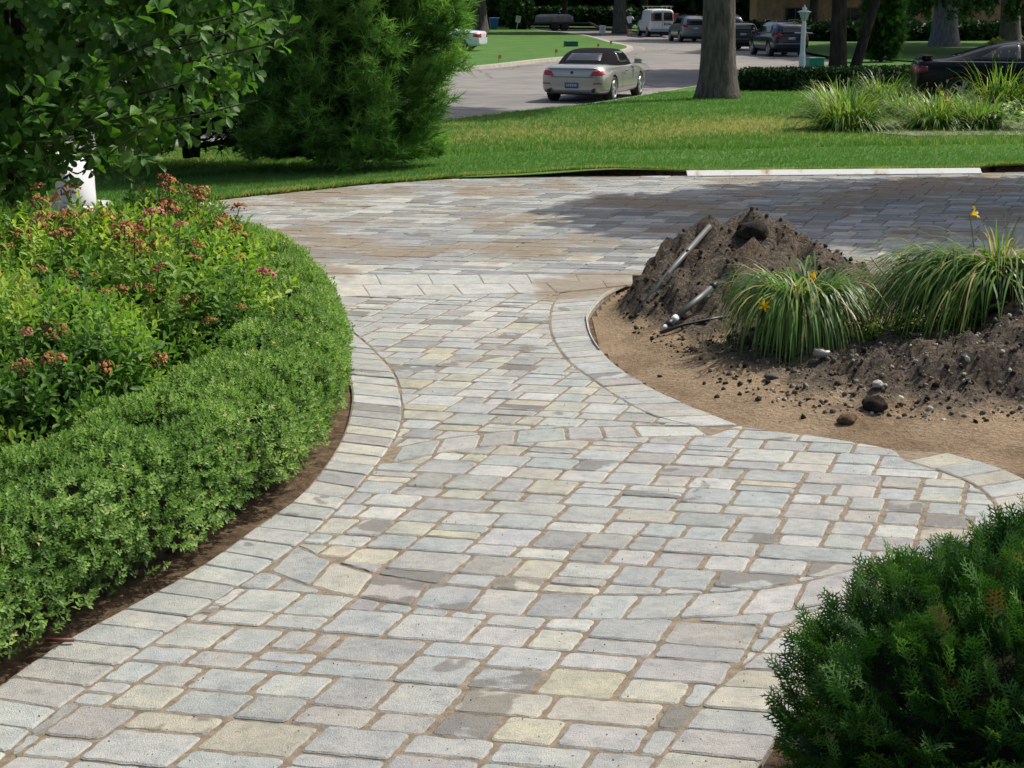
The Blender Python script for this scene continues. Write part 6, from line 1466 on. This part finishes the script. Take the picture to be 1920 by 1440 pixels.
shrub((-4.9, 141, -0.33), 1.8, 2.6, 1500, 0.28, 'bright shrub left of the broad trunk across the road', 0.8)
shrub((0.5, 153.0, -0.33), 1.4, 3.6, 1500, 0.3, 'green leafy tree-like shrub over the blue bin', 0.6)
shrub((22.6, 78.5, -0.33), 0.55, 0.8, 700, 0.12, 'yellow-green shrub showing above the black coupe roof', 1.0, leaf_mat('lime_leaf', [(0, (0.15, 0.20, 0.02)), (1, (0.34, 0.38, 0.03))], 0.3))
shrub((25.0, 62.0, -0.3), 1.2, 1.7, 1200, 0.2, 'green shrub at the right picture edge behind the black coupe', 0.6)

# woods closing the view
wd = tag(empty('woods'), 'dark wood closing the view behind the parked cars', 'woods', kind='stuff')
P = []
for k in range(9000):
    x = rng.uniform(-75, 95); y = 186 + 10 * rng.random() + (0 if x < 20 else -30 * min(1, (x - 20) / 30)); P.append((x, y, -0.3 + 11 * rng.random() ** 0.8))
P = np.array(P); m = len(P); link('foliage', scatter('foliage', LEAFC[0], LEAFC[1], P, frames(rand_dirs(m), rand_dirs(m)), 1.0 + 0.9 * rng.random(m), np.clip(0.3 + 0.2 * rng.normal(size=m), 0, 1)), wd, M_YEW)['kind'] = 'stuff'
v = []; f = []
for i, x in enumerate(range(-90, 121, 6)):
    y = 197 + (0 if x < 20 else -30 * min(1, (x - 20) / 30)) + 2 * fbm(x * 0.3, 0, 0)
    for z in (-0.5, 4.0, 9.0): v.append((x, y + z * 0.25, z))
for i in range(len(v) // 3 - 1):
    for k in range(2): f.append((3 * i + k, 3 * i + 3 + k, 3 * i + 4 + k, 3 * i + 1 + k))
link('undergrowth', mesh('undergrowth', v, f, True), wd, MATS['hedge_inside'])['kind'] = 'stuff'

# tan house behind the yard
hs = empty('tan_house', (30.0, 124.0, -0.34), -0.05, 'tan brick house with dark windows seen in gaps between the trees', 'house')
M_BRICK = rough_mat('tan_brick', [(0.3, (0.22, 0.13, 0.065)), (0.5, (0.34, 0.215, 0.115)), (0.7, (0.44, 0.30, 0.17))], 1.6, 0.9, 9.0, 0.6, 0.04, world=False)
mb = MB(); mb.box(0, 3, 1.85, 24, 6, 2.7); mb.build('wall', M_BRICK, hs)
mb = MB(); mb.box(0, -0.15, 0.26, 24.6, 6.6, 0.5); mb.build('plinth', rough_mat('grey_plinth', [(0.3, (0.13, 0.125, 0.115)), (0.7, (0.22, 0.21, 0.19))], 2.0, 0.9, 8, 0.4, 0.03, world=False), hs)
mb = MB(); mb.add([(-12.8, -0.9, 3.2), (12.8, -0.9, 3.2), (12.8, 6.9, 3.2), (-12.8, 6.9, 3.2), (-10, 3, 5.6), (10, 3, 5.6)], [(0, 1, 5, 4), (2, 3, 4, 5), (1, 2, 5), (3, 0, 4), (3, 2, 1, 0)]); mb.build('roof', plain('roof_shingle', (0.06, 0.05, 0.045), 0.9, var=0.3), hs)
for x in (-9.2, -5.2, -1.6, 2.4, 7.0):
    mb = MB(); mb.box(x, -0.03, 1.55, 1.5, 0.12, 1.0); w_ = mb.build('window', plain('window_frame_brown', (0.10, 0.06, 0.04), 0.6), hs)
    for s in (-1, 1): mb = MB(); mb.box(x + s * 0.36, -0.095, 1.55, 0.62, 0.012, 0.84); mb.build('pane', M_GLASS, w_)
    mb = MB(); mb.box(x, -0.08, 1.01, 1.7, 0.22, 0.08); mb.build('sill', M_BRICK, w_)

# ------------------------------------------------------------------ daylily bed on the lawn
bp = [(6.3, 30.2), (7.0, 29.0), (9.0, 28.9), (11.5, 29.3), (13, 32), (12.0, 35.2), (9.3, 35.2), (7.2, 33.0)]
v = [(x, y, zl(x, y) + 0.02) for x, y in bp]; tag(link('gravel_bed', mesh('gravel_bed', v, [tuple(range(len(v)))]), None, rough_mat('pale_gravel', [(0.3, (0.12, 0.105, 0.10)), (0.5, (0.27, 0.25, 0.235)), (0.7, (0.45, 0.42, 0.40))], 16, 0.9, 20, 1.0, 0.05)), kind='structure')
LG = 'daylily clumps in the lawn bed'
for (px, py, h, sp, lab, bud, fl) in ((1592, 246, 0.95, 1.0, 'big daylily clump at the left end of the lawn bed', 16, 0), (1660, 205, 0.85, 0.8, 'daylily clump in the second row, left of the black coupe', 18, 0), (1762, 244, 0.75, 0.95, 'dark based daylily clump with golden flowers at the front of the bed', 8, 3), (1838, 244, 0.62, 0.7, 'daylily clump at the front of the bed, right of the golden flowers', 6, 0),
                               (1800, 222, 0.55, 0.7, 'daylily clump in front of the black coupe rear wheel', 12, 0), (1872, 214, 1.15, 0.85, 'tall daylily clump hiding the middle of the black coupe', 14, 0), (1700, 222, 0.6, 0.6, 'small yellowish daylily clump beside the gravel gap', 6, 0), (1925, 214, 0.85, 0.8, 'daylily clump at the right picture edge beside the flat rock', 6, 0), (1560, 222, 0.75, 0.8, 'daylily clump behind the left end of the lawn bed', 10, 0), (1745, 205, 0.7, 0.8, 'daylily clump in the second row above the gravel gap', 12, 0), (1890, 215, 0.55, 0.6, 'low daylily clump between the flat rock and the hostas', 4, 0)):
    z = 0.0
    for _ in range(5): p = G(px, py, z); z = zl(p.x, p.y)
    fls = [(rnd.uniform(-0.3, 0.2), -0.35 + rnd.uniform(-0.1, 0.1), 0.42 + 0.12 * j, 0.07, 1.0, rnd.uniform(-0.4, 0.4)) for j in range(fl)]
    lily('daylily_clump', (p.x, p.y + 0.25 * sp, z), [dict(n=950, base_r=0.42 * sp, Lmin=0.6 * h, Lmax=1.4 * h, width=0.028, tilt=1.35, stiff=0.52, segs=6, tones=(0.60, 0.16), dry_p=0.05)], lab, 'plant', LG, fls, bud, h * 0.95)
def broad_plant(px, py, lab, n=90, s=0.2):
    z = 0.0
    for _ in range(5): p = G(px, py, z); z = zl(p.x, p.y)
    root = empty('hosta_plant', (p.x, p.y + 0.2, z), 0, lab, 'plant', 'hostas at the right of the bed'); a = rng.random(n) * 6.283; q = 0.42 * np.sqrt(rng.random(n)); P = np.stack([q * np.cos(a), q * np.sin(a), 0.12 + 0.22 * (1 - q / 0.45) + 0.05 * rng.random(n)], 1)
    d = np.stack([np.cos(a), np.sin(a), np.full(n, 0.15)], 1); link('leaves', scatter('leaves', *leaf_fine(0.6, 0.1, 0.25), P, frames(unit(d), np.tile([0, 0, 1.0], (n, 1)) + 0.4 * rand_dirs(n)), s * (0.7 + 0.5 * rng.random(n)), np.clip(0.55 + 0.2 * rng.normal(size=n), 0, 1)), root, M_DAY)['kind'] = 'stuff'
broad_plant(1890, 246, 'leafy hosta at the right picture edge in front of the gravel'); broad_plant(1915, 225, 'pale hosta at the right picture edge nearer the flat rock')
z = zl(10.2, 31.5); rock('flat_rock', (10.35, 31.9, z + 0.27), (0.42, 0.28, 0.16), rough_mat('blue_stone', [(0.3, (0.13, 0.15, 0.16)), (0.7, (0.27, 0.30, 0.31))], 5, 0.85, 20, 0.5, 0.03, world=False), 'flat blue-grey rock slab on the gravel at the right', 0.42, 8)
rock('edge_rock', (6.85, 21.3, 0.02), (0.14, 0.12, 0.12), M_SOIL, 'dark lump at the right picture edge on the driveway rim', 0.8, 9)

# ------------------------------------------------------------------ people
M_SKIN = plain('tanned_skin', (0.42, 0.165, 0.085), 0.55, var=0.08)
M_HAIR = plain('dark_hair', (0.015, 0.012, 0.010), 0.7)
M_SHIRT = plain('white_shirt', (0.60, 0.61, 0.62), 0.8, var=0.05)
M_NAVY = plain('navy_cloth', (0.020, 0.022, 0.060), 0.85, var=0.2)
M_KHAKI = plain('pale_trousers', (0.55, 0.55, 0.54), 0.85, var=0.08)
def skinned(name, J, edges, radii, mat, parent, root_j):
    names = [k for k in J if k != 'face']; me = bpy.data.meshes.new(name); me.from_pydata([J[k] for k in names], [(names.index(a), names.index(b)) for a, b in edges], []); me.update()
    o = bpy.data.objects.new('tmp', me); COL.objects.link(o); m = o.modifiers.new('skin', 'SKIN'); m.use_smooth_shade = True
    for i, k in enumerate(names):
        r = radii[k]; me.skin_vertices[0].data[i].radius = r if hasattr(r, '__len__') else (r, r); me.skin_vertices[0].data[i].use_root = (k == root_j)
    s = o.modifiers.new('sub', 'SUBSURF'); s.levels = 2; s.render_levels = 2
    dg = bpy.context.evaluated_depsgraph_get(); dg.update(); out = bpy.data.meshes.new_from_object(o.evaluated_get(dg)); bpy.data.objects.remove(o, do_unlink=True)
    out.polygons.foreach_set('use_smooth', [True] * len(out.polygons)); out.materials.clear(); return link(name, out, parent, mat)
BE = [('pel', 'bel'), ('bel', 'che'), ('che', 'nec'), ('nec', 'hed'), ('hed', 'top')] + [e for s in 'LR' for e in (('che', 'sh' + s), ('sh' + s, 'el' + s), ('el' + s, 'wr' + s), ('wr' + s, 'ha' + s), ('ha' + s, 'f1' + s), ('wr' + s, 'th' + s), ('ha' + s, 'f2' + s), ('pel', 'hi' + s), ('hi' + s, 'kn' + s), ('kn' + s, 'an' + s), ('an' + s, 'to' + s))]
RB = dict(pel=(0.135, 0.10), bel=(0.13, 0.095), che=(0.155, 0.105), nec=0.055, hed=(0.078, 0.09), top=(0.065, 0.075))
for s in 'LR': RB.update({'sh' + s: 0.058, 'el' + s: 0.042, 'wr' + s: 0.029, 'ha' + s: (0.036, 0.018), 'f1' + s: 0.011, 'f2' + s: 0.011, 'th' + s: 0.011, 'hi' + s: 0.092, 'kn' + s: 0.062, 'an' + s: 0.040, 'to' + s: 0.034})
def person(loc, rz, J, label, shirt, legs, long_legs):
    root = empty('person', loc, rz, label, 'person'); skinned('body', J, BE, RB, M_SKIN, root, 'pel')
    V = lambda a, b, t: tuple(Vector(J[a]).lerp(Vector(J[b]), t))
    TJ = {k: J[k] for k in ('pel', 'bel', 'che')}; TJ['nk'] = V('che', 'nec', 0.55); te = [('pel', 'bel'), ('bel', 'che'), ('che', 'nk')]; tr_ = dict(pel=(0.165, 0.135), bel=(0.16, 0.125), che=(0.185, 0.14), nk=(0.10, 0.095))
    for s in 'LR':
        TJ['s' + s] = J['sh' + s]; TJ['e' + s] = V('sh' + s, 'el' + s, 0.72); te += [('che', 's' + s), ('s' + s, 'e' + s)]; tr_['s' + s] = 0.088; tr_['e' + s] = 0.074
    skinned('shirt', TJ, te, tr_, shirt, root, 'pel')
    LJ = {'pel': J['pel']}; le = []; lr = dict(pel=(0.172, 0.14))
    for s in 'LR':
        LJ['h' + s] = J['hi' + s]; LJ['k' + s] = J['kn' + s] if long_legs else V('hi' + s, 'kn' + s, 0.9); le += [('pel', 'h' + s), ('h' + s, 'k' + s)]; lr['h' + s] = 0.122; lr['k' + s] = 0.088
        if long_legs: LJ['a' + s] = V('kn' + s, 'an' + s, 0.92); le.append(('k' + s, 'a' + s)); lr['a' + s] = 0.058
    skinned('trousers', LJ, le, lr, legs, root, 'pel')
    for s in 'LR':
        mb = MB(); a, t = Vector(J['an' + s]), Vector(J['to' + s]); d = (t - a); d = d.normalized(); mb.tube([a - d * 0.06 + Vector((0, 0, -0.02)), a + d * 0.02, t + d * 0.03], [0.045, 0.052, 0.040], 10); mb.build('shoe', M_TRIM, root, True)
    hd = Vector(J['hed']); fw = Vector(J['face']) if 'face' in J else Vector((0, 1, 0)); up = (Vector(J['top']) - hd).normalized(); c = hd + up * 0.03
    bm = bmesh.new(); bmesh.ops.create_uvsphere(bm, u_segments=18, v_segments=12, radius=1.0)
    bmesh.ops.delete(bm, geom=[v for v in bm.verts if v.co.y > 0.45 and v.co.z < 0.42 or v.co.z < -0.55], context='VERTS')
    me = bpy.data.meshes.new('hair'); bm.to_mesh(me); bm.free(); me.polygons.foreach_set('use_smooth', [True] * len(me.polygons)); o = link('hair', me, root, M_HAIR, c + up * 0.015, None, (0.094, 0.108, 0.115)); o.rotation_euler = (0, 0, math.atan2(-fw.x, fw.y))
    mb = MB(); q = c + fw * 0.088; mb.tube([q + up * 0.02, q + fw * 0.022 - up * 0.025], [0.008, 0.016], 8); mb.build('nose', M_SKIN, root, True)
    sd = fw.cross(up).normalized()
    for s in (-1, 1):
        mb = MB(); mb.lathe([(0.002, -0.008), (0.012, 0), (0.002, 0.008)], 10, c + fw * 0.082 + sd * 0.032 * s + up * 0.022, 'Y'); mb.build('eye', M_HAIR, root, True)
        mb = MB(); e = c + sd * 0.084 * s; mb.tube([e + up * 0.03, e - up * 0.03], [0.014, 0.010], 8); mb.build('ear', M_SKIN, root, True)
    mb = MB(); q = c + fw * 0.086 - up * 0.045; mb.tube([q - sd * 0.022, q + sd * 0.022], 0.005, 6); mb.build('mouth', plain('lip', (0.25, 0.07, 0.05), 0.6), root, True)
    return root
def arm(J, s, sh, el, wr, palm, fdir):
    J['sh' + s], J['el' + s], J['wr' + s] = sh, el, wr; w = Vector(wr); p = Vector(palm).normalized(); J['ha' + s] = tuple(w + p * 0.07); f_ = Vector(fdir).normalized()
    J['f1' + s] = tuple(w + p * 0.13 + f_ * 0.03); J['f2' + s] = tuple(w + p * 0.12 - f_ * 0.02); J['th' + s] = tuple(w + p * 0.05 + f_ * 0.06)
# kneeling worker glimpsed under the broad-leaved tree: faces -X after rotation, works on the driveway edge
J = dict(pel=(0, 0, 0.44), bel=(0, 0.05, 0.60), che=(0, 0.14, 0.80), nec=(0, 0.22, 0.96), hed=(0, 0.29, 1.05), top=(0, 0.32, 1.15), face=(0, 0.94, -0.34))
arm(J, 'L', (-0.19, 0.15, 0.90), (-0.24, 0.34, 0.70), (-0.18, 0.52, 0.56), (0, 0.8, -0.5), (1, 0, 0)); arm(J, 'R', (0.19, 0.15, 0.90), (0.24, 0.32, 0.68), (0.18, 0.50, 0.50), (0, 0.8, -0.5), (-1, 0, 0))
J.update(hiL=(-0.10, 0.02, 0.42), knL=(-0.14, 0.36, 0.10), anL=(-0.14, -0.08, 0.08), toL=(-0.14, -0.20, 0.04), hiR=(0.10, 0.02, 0.42), knR=(0.14, 0.44, 0.46), anR=(0.14, 0.36, 0.06), toR=(0.14, 0.50, 0.04))
person((-3.68, 14.2, 0.0), math.radians(68), J, 'tanned person in white clothes kneeling behind the broad-leaved tree, partly hidden by leaves', M_SHIRT, M_KHAKI, True)
J = dict(pel=(0, 0, 0.93), bel=(0, 0.01, 1.10), che=(0, 0.02, 1.32), nec=(0, 0.03, 1.50), hed=(0, 0.05, 1.60), top=(0, 0.05, 1.71), face=(0, 1, 0))
arm(J, 'L', (-0.19, 0.02, 1.42), (-0.27, 0.14, 1.25), (-0.14, 0.26, 1.42), (0.3, 0.3, 0.9), (1, 0, 0)); arm(J, 'R', (0.19, 0.02, 1.42), (0.27, 0.20, 1.22), (0.16, 0.34, 1.34), (-0.3, 0.4, 0.8), (-1, 0, 0))
J.update(hiL=(-0.09, 0, 0.90), knL=(-0.11, 0.03, 0.50), anL=(-0.12, 0.0, 0.09), toL=(-0.13, 0.14, 0.04), hiR=(0.09, 0, 0.90), knR=(0.11, 0.0, 0.50), anR=(0.13, -0.04, 0.09), toR=(0.15, 0.10, 0.04))
person((8.85, 127.2, Z_ROAD), -math.radians(25), J, 'person in white shirt and dark shorts standing at the side of the white van', M_SHIRT, M_NAVY, False)
